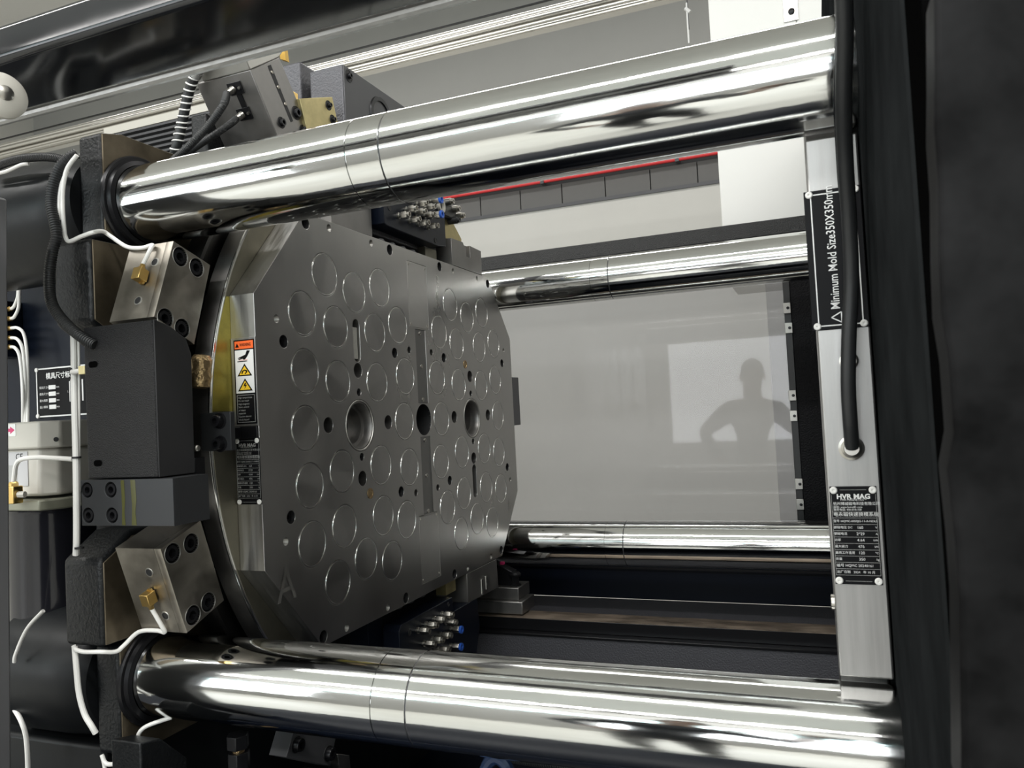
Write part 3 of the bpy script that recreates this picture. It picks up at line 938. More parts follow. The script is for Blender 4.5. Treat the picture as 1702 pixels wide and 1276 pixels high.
def brass_elbow(parent, p, n, up):
    """small square brass elbow on a face with normal n"""
    p = Vector(p); n = Vector(n).normalized(); up = Vector(up).normalized()
    s = n.cross(up)
    bm = new()
    c = p + n * 0.011
    h = 0.0105
    q = [c + s * a * 0.0088 + n * b * 0.009 - up * h for a, b in ((-1, -1), (1, -1), (1, 1), (-1, 1))]
    prism(bm, q, up * 2 * h)
    e = obj('brass_elbow', bm, BRASS, parent, 0.001, recalc=True)
    bm = new(); lathe(bm, [(0.0055, 0), (0.0055, 0.004), (0.0042, 0.005), (0.0042, 0.009)], c + up * h, up, 6)
    obj('hex_nut', bm, BRASS, e)
    bm = new(); lathe(bm, [(0.0062, 0), (0.0062, 0.004)], c - up * h * 0.8 - n * 0.009 + n * 0.0, n, 6)
    obj('end_plug', bm, BRASS, e)
    return c + up * (h + 0.009)


N1 = Vector((0, g1[3][1] - g1[0][1], -(g1[3][0] - g1[0][0]))).normalized()
if N1.y > 0: N1 = -N1
D1 = Vector((0, g1[0][0] - g1[3][0], g1[0][1] - g1[3][1])).normalized()


def on_g(px, t, zz=False):
    """point on the outer face of the block: px = x, t = 0 (bottom) .. 1 (top)"""
    g = g2 if zz else g1
    return Vector((px, g[3][0], g[3][1])).lerp(Vector((px, g[0][0], g[0][1])), t)


D2 = Vector((0, g2[0][0] - g2[3][0], g2[0][1] - g2[3][1])).normalized()
N2 = Vector((0, D2.z, -D2.y))
if N2.y > 0: N2 = -N2
e1 = brass_elbow(gn, on_g(-0.103, 0.54), N1, D1)
small_hole(gn, on_g(-0.090, 0.74), N1); small_hole(gn, on_g(-0.105, 0.24), N1)
e2 = brass_elbow(gs, on_g(-0.107, 0.55, True), N2, D2)
small_hole(gs, on_g(-0.100, 0.28, True), N2); small_hole(gs, on_g(-0.095, 0.80, True), N2)

# lubrication lines (white nylon)
def line(name, pts, r, label, cat='tube', m=None, smooth=6, rib=0.0, step=0.004, group=None, seg=10):
    bm = new(); tube(bm, pts, r, seg, smooth, rib, step)
    return tag(obj(name, bm, m or TUBEW), label, cat, group)


line('lubrication_tube', [(-0.2028, -0.13, 0.9088), (-0.2239, -0.132, 0.889), (-0.2351, -0.132, 0.8598), (-0.2404, -0.13, 0.83), (-0.2441, -0.126, 0.796), (-0.2432, -0.124, 0.7755), (-0.2361, -0.122, 0.7677), (-0.2101, -0.121, 0.7728), (-0.182, -0.121, 0.7763), (-0.19, -0.095, 0.784), (-0.186, -0.084, 0.778),
     tuple(on_g(-0.160, 1.0) + N1 * 0.006), tuple(on_g(-0.125, 0.95) + N1 * 0.005), tuple(on_g(-0.100, 0.96) + N1 * 0.006), tuple(on_g(-0.098, 0.90) + N1 * 0.0085), tuple(e1)], 0.0036,
     'white thin tube looping over the upper lug to the upper brass elbow')
line('lubrication_tube', [(-0.2587, -0.122, 0.0817), (-0.2546, -0.121, 0.0746), (-0.2364, -0.12, 0.0714), (-0.2019, -0.12, 0.0736), (-0.19, -0.098, 0.068), (-0.186, -0.084, 0.075),
     tuple(on_g(-0.160, 1.0, True) + N2 * 0.006), tuple(on_g(-0.120, 0.97, True) + N2 * 0.005), tuple(on_g(-0.102, 0.98, True) + N2 * 0.006), tuple(on_g(-0.100, 0.9, True) + N2 * 0.0085), tuple(e2)], 0.0036,
     'white thin tube running over the lower lug to the lower brass elbow')
line('lubrication_tube', [(-0.2609, -0.118, 0.0783), (-0.2546, -0.121, 0.0434), (-0.2484, -0.123, 0.0044), (-0.2374, -0.123, -0.0296), (-0.2218, -0.123, -0.049), (-0.2175, -0.119, -0.0621)], 0.0048, 'thicker white tube bent along the outer face of the lowest lug')
line('lubrication_tube', [(-0.2267, -0.1, -0.1088), (-0.2216, -0.1, -0.1183), (-0.2094, -0.1, -0.1209), (-0.1814, -0.098, -0.1145), (-0.196, -0.052, -0.128), (-0.19, -0.0628, -0.1144), (-0.185, -0.0638, -0.0879), (-0.178, -0.0608, -0.0751), (-0.165, -0.0521, -0.0681), (-0.14, -0.0323, -0.0619)], 0.0036,
     'white thin tube curling under the lower lug towards the bottom of the picture')
line('lubrication_tube', [(-0.22, -0.1, -0.1422), (-0.2243, -0.099, -0.121), (-0.2304, -0.098, -0.1081)], 0.0034, 'short white tube end dropping out of the bottom edge of the picture')
v1 = line('tube_bundle', [(-0.2298, -0.126, 0.6096), (-0.2306, -0.126, 0.5616), (-0.2329, -0.126, 0.48), (-0.2338, -0.126, 0.3986), (-0.2365, -0.126, 0.3074), (-0.2388, -0.126, 0.2569), (-0.2437, -0.124, 0.2342)], 0.0052, 'pair of white tubes running straight down beside the black sensor cover', 'tube')
bm = new(); tube(bm, [(-0.2258, -0.12, 0.6097), (-0.2276, -0.12, 0.5411), (-0.2331, -0.12, 0.4186), (-0.2382, -0.12, 0.3066), (-0.2453, -0.118, 0.2351)], 0.0026, 10)
obj('second_tube', bm, TUBEW, v1)
for py in (763, 900, 625):
    bm = new(); lathe(bm, [(0.0075, -0.0016), (0.0075, 0.0016)], (-0.2336, -0.125, 0.3985), (0, 0, 1), 12)
    bmesh.ops.translate(bm, verts=bm.verts[:], vec=(0, 0, {763: 0.0, 900: -0.152, 625: 0.150}[py]))
    obj('cable_tie', bm, BLACKM, v1)
bm = new(); tube(bm, [(-0.2283, -0.132, 0.5428), (-0.2146, -0.134, 0.5429), (-0.2022, -0.135, 0.544)], 0.0042, 10, 4)
eo = obj('side_fitting', bm, TUBEW, v1, label='cream plastic fitting on a short white branch')
bm = new(); c = Vector((-0.1942, -0.136, 0.5435)); box(bm, c + Vector((-0.008, -0.006, -0.007)), c + Vector((0.006, 0.006, 0.007)))
obj('fitting_body', bm, CREAM, eo, 0.001)
line('lubrication_tube', [(-0.2289, -0.128, 0.8868), (-0.2402, -0.13, 0.8663), (-0.2471, -0.13, 0.8413), (-0.2508, -0.128, 0.8153), (-0.2508, -0.126, 0.8063)], 0.0034, 'second white thin tube bending round the upper lug beside the conduit')

# corrugated conduits
line('corrugated_conduit', [(-0.2171, -0.118, 0.9178), (-0.228, -0.128, 0.9074), (-0.2412, -0.134, 0.8903), (-0.2517, -0.138, 0.8629), (-0.2575, -0.138, 0.8306), (-0.2516, -0.138, 0.8018), (-0.247, -0.138, 0.7754), (-0.2532, -0.142, 0.7467), (-0.2571, -0.146, 0.7055), (-0.2495, -0.15, 0.6633), (-0.2221, -0.155, 0.6319), (-0.18, -0.158, 0.6), (-0.1492, -0.153, 0.5811)], 0.0085,
     'black corrugated conduit snaking down from the upper lug into the black cover', 'conduit', RUBBER, 8, 0.08, 0.0042, seg=12)
line('corrugated_conduit', [(-0.4444, -0.115, 0.9276), (-0.3865, -0.12, 0.9299), (-0.3484, -0.122, 0.9294), (-0.3063, -0.122, 0.9255), (-0.2668, -0.122, 0.9178), (-0.2355, -0.122, 0.9062)], 0.0072,
     'black corrugated conduit arching over the upper sleeve at the left edge', 'conduit', RUBBER, 8, 0.08, 0.0042, seg=12)
line('lubrication_tube', [(-0.4377, -0.12, 0.9141), (-0.3862, -0.123, 0.9127), (-0.3462, -0.124, 0.9177), (-0.3318, -0.12, 0.9186)], 0.0032, 'white thin tube over the upper sleeve, ending in a small brown nut')

# ================================================================== black sensor cover and bolted block
cv = thing('sensor_cover', 'black powder-coated box cover with two slots beside the round disc', 'cover', (-0.10, -0.10, 0.364))
bp = [(-0.15, 0.364), (-0.15, 0.612), (-0.118, 0.604), (-0.084, 0.585), (-0.074, 0.560), (-0.076, 0.364)]
bm = new(); prism(bm, yz(bp, -0.178), (0.150, 0, 0))
obj('cover_box', bm, POWDER, cv, 0.002)
bm = new(); box(bm, (-0.190, -0.10, 0.40), (-0.120, -0.03, 0.54)); obj('mounting_arm', bm, BLACKM, cv, 0.002)
bm = new(); prism(bm, yz([(p[0] + 0.0004, p[1]) for p in bp], -0.0278), (0.0022, 0, 0))
obj('side_plate', bm, BLACKM, cv, 0.0008)
for x, z, w, h in ((-0.158, 0.550, 0.020, 0.010), (-0.155, 0.389, 0.018, 0.010)):
    me = curve_mesh([slot(0, 0, h, w)], 0.0008, 0.0)
    for v in me.vertices: v.co = (v.co.y, -v.co.z, v.co.x)
    me.materials.clear(); me.materials.append(bpy.data.materials['recess_shade_black'])
    inst('slot', me, (x, -0.1502, z), cv)
bb = thing('bolted_block', 'black steel block with four socket bolts and oil runs below the sensor cover', 'block', (-0.09, -0.11, 0.288))
bq = ((-0.177, 0.346), (-0.125, 0.346), (-0.176, 0.305), (-0.124, 0.305))
fl = curve_mesh([[(-0.1905, 0.2885), (0.005, 0.2885), (0.005, 0.362), (-0.1905, 0.362)]] + [circle(x, z, 0.0125, 28) for x, z in bq], 0.013, 0.0008)
for v in fl.vertices: v.co = (v.co.x, -v.co.z - 0.1475, v.co.y)
bm = new(); bm.from_mesh(fl); box(bm, (-0.1905, -0.1412, 0.2885), (0.005, -0.079, 0.362))
for f in bm.faces: f.material_index = 0
obj('block_body', bm, BLOCKP, bb)
ringm = new(); lathe(ringm, [(0.0, 0.0003), (0.0125, 0.0003), (0.0130, 0.0012), (0.0140, 0.0012), (0.0145, 0.0)], seg=28, caps=False)
rme2 = finish(ringm, BLACK)
cupq = cup_mesh(0.0126, 0.0125, BLACKM)
for x, z in bq:
    c = inst('counterbore', cupq, (x, -0.1538, z), bb, YROT)
    inst('socket_bolt', BOLT9, (x, -0.1545, z), c, (0, 0, 0)).location = (-0.0122, 0, 0)
for x, w in ((-0.099, 0.0035), (-0.077, 0.005)):
    bm = new(); prism(bm, [(x - w, -0.1543, 0.361), (x + w, -0.1543, 0.361), (x + w * 1.3, -0.1543, 0.33), (x + w * .7, -0.1543, 0.31), (x + w * 1.1, -0.1543, 0.2895), (x - w * 1.0, -0.1543, 0.2895), (x - w * .6, -0.1543, 0.32)], (0, 0.0003, 0))
    obj('oil_run', bm, OIL, bb)
br = thing('stop_bracket', 'small black bracket with two bolts clamped across the disc and plate edge', 'bracket', (-0.045, 0.0, 0.395))
bm = new(); box(bm, (-0.0660, -0.016, 0.396), (-0.0005, -0.005, 0.4625))
obj('bracket_body', bm, BLOCKP, br, 0.001)
bm = new(); box(bm, (-0.052, -0.005, 0.415), (-0.036, 0.050, 0.435))
obj('bracket_arm', bm, BLACK, br, 0.001)
for z in (0.448, 0.408):
    c = inst('counterbore', rme2, (-0.024, -0.016, z), br, YROT)
    b_ = inst('socket_bolt', BOLT9, (-0.030, -0.016, z), c); b_.location = (0.0002, 0, 0)
bm = new(); lathe(bm, [(0.010, 0), (0.010, 0.003), (0.0055, 0.0035), (0.0055, 0.026), (0.004, 0.028)], (-0.066, -0.052, 0.402), (1, 0, 0.06), 24)
tag(obj('proximity_sensor', bm, NICKEL), 'small shiny sensor pin pointing at the bracket on the disc edge', 'sensor')
bm = new(); box(bm, (-0.075, -0.055, 0.352), (-0.045, -0.03, 0.388))
sb = tag(obj('sensor_mount', bm, BLACK, bevel=0.002), 'small black mount under the shiny sensor pin', 'mount')
bm = new(); lathe(bm, [(0.010, 0.0), (0.017, 0.004), (0.0185, 0.02), (0.0165, 0.034), (0.018, 0.05), (0.013, 0.058), (0.0, 0.06)], (-0.060, -0.022, 0.506), (0.15, 0, 1), 28)
tag(obj('pinion_shaft', bm, BRONZE), 'rough greasy bronze shaft between the sensor cover and the disc', 'shaft')
# mirrored stop bracket on the far side of the plate
bm = new(); box(bm, (-0.030, 1.3145, 0.39), (-0.002, 1.378, 0.55))
tag(obj('stop_bracket', bm, GREYPAINT, bevel=0.001), 'dark bar showing behind the far edge of the magnetic plate', 'bracket')

# ================================================================== upper locking block with cables
ub = thing('locking_block', 'grey steel locking block with slot above the disc, tilted under the black beam', 'block', (-0.12, 0.23, 1.03))
Bc, Dc, Ec, Cc = (0.146, 1.134), (0.238, 1.197), (0.326, 1.086), (0.222, 1.027)
bm = new(); prism(bm, yz([Bc, Dc, (0.352, 1.052), (0.246, 0.990)], -0.196), (0.136, 0, 0))
obj('block_body', bm, GREY_STEEL, ub, 0.0015)
du = Vector((0, Dc[0] - Bc[0], Dc[1] - Bc[1])).normalized(); dv = Vector((0, Cc[0] - Bc[0], Cc[1] - Bc[1])).normalized()
o0 = Vector((-0.06, *Bc))
pts = [o0 + du * a + dv * b for a, b in ((0.060, 0.006), (0.073, 0.006), (0.072, 0.122), (0.062, 0.122))]
bm = new(); prism(bm, [p + Vector((0.0003, 0, 0)) for p in pts], (-0.002, 0, 0))
sl_ = obj('slot', bm, BLACKM, ub)
for a, b in ((0.066, 0.02), (0.067, 0.05), (0.068, 0.085)):
    bm = new(); p = o0 + du * a + dv * b; lathe(bm, [(0.004, 0), (0.003, 0.002), (0, 0.002)], p, (1, 0, 0), 10)
    obj('slot_pin', bm, STEEL, sl_)
dme = finish(lathe(new(), [(0.0, 0.0004), (0.0130, 0.0004), (0.0135, 0.001), (0.0145, 0.001), (0.0150, 0)], seg=28, caps=False), BLACKM)
for a, b, s in ((0.094, 0.111, 1.0), (0.030, 0.113, 0.8), (0.094, 0.150, 0.9)):
    p = o0 + du * a + dv * b
    c = inst('counterbore', dme, p, ub, None, (1, s, s))
    bq = inst('socket_bolt', BOLT9, p, c, None, (1, 1, 1)); bq.location = (-0.005, 0, 0)
# two flanged cable glands on the front face
nf = Vector((0, -du.y, -du.z))
for x, b, k in ((-0.109, 0.026, 0), (-0.113, 0.076, 1)):
    p = Vector((x, *Bc)) + dv * b
    q = [p + Vector((sx * 0.016, 0, 0)) + dv * (sy * 0.012) for sx, sy in ((-1, -1), (1, -1), (1, 1), (-1, 1))]
    bm = new(); prism(bm, q, nf * 0.004)
    f_ = obj('gland_flange', bm, BLACK, ub, 0.0006, recalc=True)
    bm = new(); lathe(bm, [(0.0075, 0), (0.0075, 0.006), (0.0065, 0.007), (0.0065, 0.014), (0.005, 0.018)], p + nf * 0.004 - Vector((0.004, 0, 0)), nf + Vector((-0.5, 0, -0.3)), 12)
    obj('gland_nut', bm, NICKEL, f_)
    bm = new(); lathe(bm, [(0.0030, 0), (0.0030, 0.003), (0, 0.003)], p + nf * 0.004 + Vector((0.011, 0, 0)), nf, 10)
    obj('screw', bm, NICKEL, f_)
bm = new(); p0 = Vector((-0.107, *Bc)) + dv * 0.038; prism(bm, [p0 + Vector((sx * 0.006, 0, 0)) + dv * sy for sx, sy in ((-1, 0), (1, 0), (1, 0.028), (-1, 0.028))], nf * 0.003)
obj('connecting_bar', bm, BLACK, ub, recalc=True)
g = Vector((-0.113, *Bc)) + dv * 0.026 + nf * 0.012
line('braided_hose', [tuple(g + nf * 0.008 + Vector((-0.006, 0, -0.004))), (-0.0883, 0.1, 1.056), (-0.1087, 0.085, 1.017), (-0.1327, 0.07, 0.9848), (-0.1707, 0.07, 0.9635), (-0.2146, 0.08, 0.9513)], 0.0072, 'black braided hose from the upper flange of the tilted locking block', 'hose', RUBBER, 8, 0.06, 0.0035, seg=12)
g = Vector((-0.117, *Bc)) + dv * 0.076 + nf * 0.012
line('braided_hose', [tuple(g + nf * 0.008 + Vector((-0.006, 0, -0.004))), (-0.0971, 0.13, 1.03), (-0.1249, 0.11, 1.004), (-0.1893, 0.13, 0.9975), (-0.2291, 0.13, 0.9786), (-0.2885, 0.15, 0.9565)], 0.0066, 'black braided hose from the lower flange of the tilted locking block', 'hose', RUBBER, 8, 0.06, 0.0035, seg=12)
tb = new(); prism(tb, yz([(0.105, 1.185), (0.190, 1.285), (0.275, 1.245), Dc, Bc], -0.178), (0.118, 0, 0))
tag(obj('cylinder_head', tb, LIGHT_STEEL, bevel=0.002), 'pale steel block on top of the tilted locking block, half behind the beam', 'block')
yt = new(); box(yt, (-0.1068, 0.3, 1.263), Vector((-0.1068, 0.3, 1.263)) + Vector((0.012, 0.01, 0.03)))
prism(yt, [(-0.1084, 0.3, 1.264), (-0.0941, 0.3, 1.263), (-0.0898, 0.3, 1.222), (-0.1038, 0.3, 1.228)], (0, 0.012, 0))
tag(obj('yellow_tag', yt, YTAPE), 'small yellow plastic tag above the tilted locking block', 'tag')
sp = line('spiral_hose', [(-0.1227, 0.1, 1.163), (-0.146, 0.11, 1.151), (-0.1761, 0.12, 1.134), (-0.2042, 0.13, 1.104), (-0.2322, 0.14, 1.054), (-0.2485, 0.14, 1.011), (-0.2709, 0.15, 0.9863)], 0.0098, 'black hose with white spiral wrap beside the tilted locking block', 'hose', RUBBER, 8, seg=14)
P_ = smooth_path([(-0.1227, 0.1, 1.163), (-0.146, 0.11, 1.151), (-0.1761, 0.12, 1.134), (-0.2042, 0.13, 1.104), (-0.2322, 0.14, 1.054), (-0.2485, 0.14, 1.011), (-0.2709, 0.15, 0.9863)], 40)
hp = []
acc = 0.0
for i, p in enumerate(P_):
    d = (P_[min(i + 1, len(P_) - 1)] - P_[max(i - 1, 0)]).normalized()
    if i: acc += (P_[i] - P_[i - 1]).length
    u, v, d = frame(d)
    a = acc / 0.0135 * 2 * PI
    hp.append(p + (u * math.cos(a) + v * math.sin(a)) * 0.0102)
bm = new(); tube(bm, hp, 0.0017, 6, 0)
obj('spiral_wrap', bm, WHITEP, sp, label='white spiral wrap')
bm = new(); tube(bm, [(-0.141, 0.108, 1.156), (-0.1577, 0.114, 1.146), (-0.1736, 0.119, 1.134)], 0.0112, 14, 5)
obj('sleeve', bm, FOIL, sp, label='silver end sleeve')
# casting behind the locking block
bm = new(); prism(bm, yz([(0.20, 1.10), (0.30, 1.10), (0.30, 0.98), (0.20, 0.98)], -0.266), (0.044, 0, 0))
tag(obj('lug_rib', bm, CAST, bevel=0.006), 'rough black cast rib behind the two braided hoses', 'casting')

# drive housing at the top of the platen
dh = thing('drive_housing', 'tall black cast drive housing rising above the disc, with bare right face', 'housing', (-0.14, 0.684, 0.92))
bm = new(); box(bm, (-0.145, 0.462, 0.89), (-0.052, 0.905, 1.272))
obj('housing_body', bm, GREYCAST, dh, 0.004)
bm = new(); box(bm, (-0.0525, 0.464, 0.90), (-0.0495, 0.903, 1.270))
obj('front_face', bm, GREYPAINT, dh, 0.001)
bm = new(); box(bm, (-0.26, 0.455, 0.89), (-0.165, 0.80, 1.300))
obj('rear_casting', bm, GREYCAST, dh, 0.005)
bm = new(); lathe(bm, [(0.052, -0.0495), (0.050, -0.046), (0.040, -0.046), (0.038, -0.053)], (0, 0.625, 1.198), (1, 0, 0), 40, caps=False)
obj('bearing_cap', bm, BLACK, dh)
c = inst('counterbore', dme, (-0.0495, 0.484, 1.250), dh)
inst('socket_bolt', BOLT7, (-0.0495, 0.484, 1.250), c).location = (0, 0, 0)
zb = thing('zinc_block', 'yellow zinc plated block between the tilted locking block and the drive housing', 'block', (-0.08, 0.36, 1.05))
bm = new(); prism(bm, yz([(0.292, 1.128), (0.415, 1.176), (0.44, 1.10), (0.44, 1.02), (0.33, 1.02)], -0.12), (0.068, 0, 0))
obj('block_body', bm, BRASS_PL, zb, 0.001)
for y, z in ((0.398, 1.150), (0.412, 1.122)):
    c = inst('counterbore', dme, (-0.052, y, z), zb, None, (1, .75, .75))
    inst('socket_bolt', BOLT7, (-0.052, y, z), c).location = (0, 0, 0)
bm = new(); box(bm, (-0.10, 0.300, 1.130), (-0.075, 0.318, 1.152)); obj('small_lug', bm, BRASS, zb, 0.001)

# ================================================================== manifolds above and below the plate
def fitting(parent, x, y, z, s=1.0, blue=False):
    prof = [(0.0075, 0), (0.0075, 0.004), (0.0058, 0.0045), (0.0058, 0.010)]
    bm = new(); lathe(bm, [(r * s, h * s) for r, h in prof], (x, y, z), (1, 0, 0), 20)
    f = obj('fitting', bm, NICKEL, parent)
    bm = new(); lathe(bm, [(0.0088 * s, 0.0105 * s), (0.0088 * s, 0.024 * s), (0.0075 * s, 0.026 * s)], (x, y, z), (1, 0, 0), 6)
    obj('hex_nut', bm, NICKEL, f)
    if blue:
        bm = new(); lathe(bm, [(0.0080 * s, 0.026 * s), (0.0095 * s, 0.028 * s), (0.0095 * s, 0.033 * s), (0.005 * s, 0.033 * s), (0.0045 * s, 0.028 * s)], (x, y, z), (1, 0, 0), 20, caps=False)
        obj('release_collar', bm, BLUE, f, label='blue push-in collar')
    else:
        bm = new(); lathe(bm, [(0.0072 * s, 0.026 * s), (0.0068 * s, 0.033 * s), (0.0055 * s, 0.033 * s), (0.005 * s, 0.027 * s), (0, 0.027 * s)], (x, y, z), (1, 0, 0), 20, caps=False)
        obj('nozzle', bm, NICKEL, f)
    return f


mt = thing('water_manifold', 'dark water manifold block with silver and blue fittings above the magnetic plate', 'manifold', (-0.02, 0.68, 0.897))
bm = new(); prism(bm, yz([(0.532, 0.902), (0.530, 1.03), (0.865, 1.03), (0.865, 0.905), (0.815, 0.897), (0.545, 0.899)], -0.046), (0.046, 0, 0))
obj('manifold_body', bm, NAVY, mt, 0.0015)
for y, z, k in ((0.600, 0.934, 0), (0.655, 0.934, 0), (0.703, 0.935, 0), (0.757, 0.938, 0), (0.640, 0.958, 0), (0.690, 0.962, 0), (0.738, 0.964, 0), (0.778, 0.972, 1),
                (0.650, 0.986, 0), (0.700, 0.986, 0), (0.745, 0.987, 0), (0.778, 1.012, 1)):
    fitting(mt, 0.0, y, z, 1.0 if not k else 1.1, k == 1)
for y, z in ((0.560, 0.945), (0.560, 0.985), (0.800, 0.910)):
    c = inst('counterbore', dme, (0.0002, y, z), mt, None, (1, .5, .5))
for i in range(4):
    bm = new(); lathe(bm, [(0.011, 0), (0.012, 0.004), (0.009, 0.009), (0, 0.009)], (-0.022, 0.545 + 0.052 * i, 0.859), (0, 0, 1), 20)
    tag(obj('round_pad', bm, GREYPAINT), ('nearest', 'second nearest', 'third nearest', 'farthest')[i] + ' of four dark round pads on top edge of the magnetic plate', 'pad', 'pads under the upper manifold')
sblk = B((-0.050, 0.345, 0.868), (-0.022, 0.512, 0.985))
tag(obj('clamp_block', sblk, GREY_STEEL, bevel=0.001), 'plain grey steel block behind the top edge of the plate, left of the upper manifold', 'block')
gz = thing('gusset_plate', 'yellow zinc triangular gusset plate right of the upper manifold', 'bracket', (-0.03, 0.92, 0.88))
bm = new(); prism(bm, yz([(0.868, 0.9395), (0.872, 1.028), (0.905, 1.032), (1.012, 0.957), (1.012, 0.9395)], -0.026), (0.006, 0, 0))
obj('plate', bm, BRASS_PL, gz, 0.0006)
bm = new(); lathe(bm, [(0.0045, 0.0002), (0.0, 0.0002)], (-0.020, 0.889, 0.988), (1, 0, 0), 12, caps=False); obj('hole', bm, BLACKM, gz)
bm = new(); box(bm, (-0.052, 0.795, 0.8595), (-0.030, 0.862, 0.8965)); obj('spacer', bm, YELLOW_STEEL, gz)
hc = thing('hose_connector', 'black hose connector cluster with silver ends behind the yellow gusset', 'connector', (-0.02, 0.88, 0.99))
bm = new(); box(bm, (-0.045, 0.875, 0.995), (-0.005, 0.955, 1.035)); obj('connector_body', bm, RUBBER, hc, 0.004)
bm = new(); lathe(bm, [(0.017, -0.005), (0.019, 0.0), (0.019, 0.008), (0.0125, 0.008), (0.012, -0.003), (0, -0.003)], (0.0, 0.838, 1.012), (1, 0, 0), 28, caps=False); obj('ring', bm, PLASTIC, hc)
for y, z in ((0.896, 1.038), (0.935, 1.026), (0.965, 1.012), (0.93, 0.992)):
    bm = new(); lathe(bm, [(0.010, -0.02), (0.010, 0.008), (0.0075, 0.009), (0.0075, 0.016), (0.004, 0.016), (0.004, 0.010), (0, 0.010)], (0.0, y, z), (1, 0, 0), 16); obj('nozzle', bm, NICKEL if y != 0.93 else RUBBER, hc)

nb_ = thing('notched_block', 'grey steel block with a square notch on the top edge of the magnetic plate', 'block', (-0.03, 1.0, 0.8585))
bm = new(); prism(bm, yz([(0.900, 0.8590), (0.900, 0.936), (0.978, 0.938), (0.985, 0.930), (0.999, 0.930), (0.999, 0.899), (1.026, 0.899), (1.026, 0.936), (1.108, 0.934), (1.108, 0.8590)], -0.098), (0.098, 0, 0))
obj('block_body', bm, GREY_STEEL, nb_, 0.001)
for x in (-0.05, -0.02):
    bm = new(); lathe(bm, [(0.004, 0), (0.004, 0.008), (0, 0.008)], (x, 0.945, 0.936), (0, 0.2, 1), 10); obj('pin', bm, WHITEP, nb_)

ml = thing('water_manifold', 'dark water manifold block with silver and blue fittings below the magnetic plate', 'manifold', (-0.02, 0.70, -0.24))
bm = new(); prism(bm, yz([(0.513, -0.060), (0.523, -0.047), (0.795, -0.047), (0.80, -0.087), (0.952, -0.087), (0.962, -0.170), (0.93, -0.24), (0.513, -0.24)], -0.045), (0.045, 0, 0))
obj('manifold_body', bm, NAVY, ml, 0.0015)
for y, z, k in ((0.598, -0.080, 0), (0.641, -0.078, 0), (0.685, -0.076, 0), (0.730, -0.076, 0), (0.625, -0.119, 0), (0.669, -0.122, 0), (0.715, -0.124, 0), (0.748, -0.100, 0),
                (0.775, -0.126, 1), (0.770, -0.169, 1), (0.655, -0.150, 0), (0.700, -0.156, 0)):
    fitting(ml, 0.0, y, z, 1.05, k == 1)
inst('counterbore', dme, (0.0002, 0.56, -0.075), ml, None, (1, .5, .5)); inst('counterbore', dme, (0.0002, 0.77, -0.060), ml, None, (1, .4, .4))
bm = new(); box(bm, (-0.10, 0.46, -0.24), (-0.05, 0.52, -0.014))
tag(obj('clamp_block', bm, NAVY, bevel=0.001), 'dark block behind the lower edge of the plate, left of the lower manifold', 'block')
for i in range(3):
    bm = new(); lathe(bm, [(0.013, 0), (0.014, -0.005), (0.010, -0.009), (0, -0.009)], (-0.022, 0.545 + 0.058 * i, -0.0065), (0, 0, 1), 20)
    tag(obj('round_pad', bm, GREYPAINT, recalc=True), ('nearest', 'middle', 'farthest')[i] + ' of three dark round pads under bottom edge of the magnetic plate', 'pad', 'pads above the lower manifold')
n2 = thing('roller_block', 'dark steel block with two shiny rollers under the magnetic plate', 'block', (-0.03, 1.0, -0.095))
bm = new(); prism(bm, yz([(0.893, -0.0072), (0.893, -0.087), (1.113, -0.094), (1.106, -0.0072)], -0.098), (0.098, 0, 0))
obj('block_body', bm, GREY_STEEL, n2, 0.001)
for y, z0, z1 in ((0.988, -0.085, -0.042), (1.020, -0.078, -0.040)):
    bm = new(); cyl(bm, (0.0, y, z0), (0.0, y, z1), 0.0055, 16); obj('roller', bm, RING, n2)
bm = new(); box(bm, (-0.05, 0.80, -0.045), (-0.02, 0.86, -0.0075)); obj('spacer', bm, BRASS_PL, n2)

# guide shoe on the rail of the bed
sh = thing('guide_shoe', 'steel guide shoe with a hexagon bolt on the far rail of the bed', 'shoe', (-0.02, 1.23, -0.2))
bm = new(); box(bm, (-0.16, 1.19, -0.1955), (0.044, 1.30, -0.156)); obj('shoe_base', bm, GREY_STEEL, sh, 0.003)
bm = new(); box(bm, (-0.16, 1.21, -0.156), (0.025, 1.31, -0.118)); obj('shoe_top', bm, GREY_STEEL, sh, 0.002)
bm = new(); lathe(bm, [(0.020, 0), (0.020, 0.004), (0.013, 0.0045), (0.013, 0.030)], (0.002, 1.245, -0.118), (0, 0, 1), 6); b_ = obj('hex_bolt', bm, BLACK, sh)
bm = new(); lathe(bm, [(0.019, 0.030), (0.020, 0.036), (0.014, 0.043)], (0.002, 1.245, -0.118), (0, 0, 1), 24); obj('washer', bm, BLACK, b_)
bm = new(); prism(bm, [(-0.075, 1.24, -0.118), (-0.005, 1.24, -0.118), (-0.005, 1.24, -0.075), (-0.075, 1.24, -0.045)], (0, 0.04, 0)); obj('wedge', bm, BLACK, sh, 0.001)
bm = new(); box(bm, (-0.045, 1.238, -0.052), (-0.033, 1.25, -0.044)); obj('red_mark', bm, MAGENTA, sh)

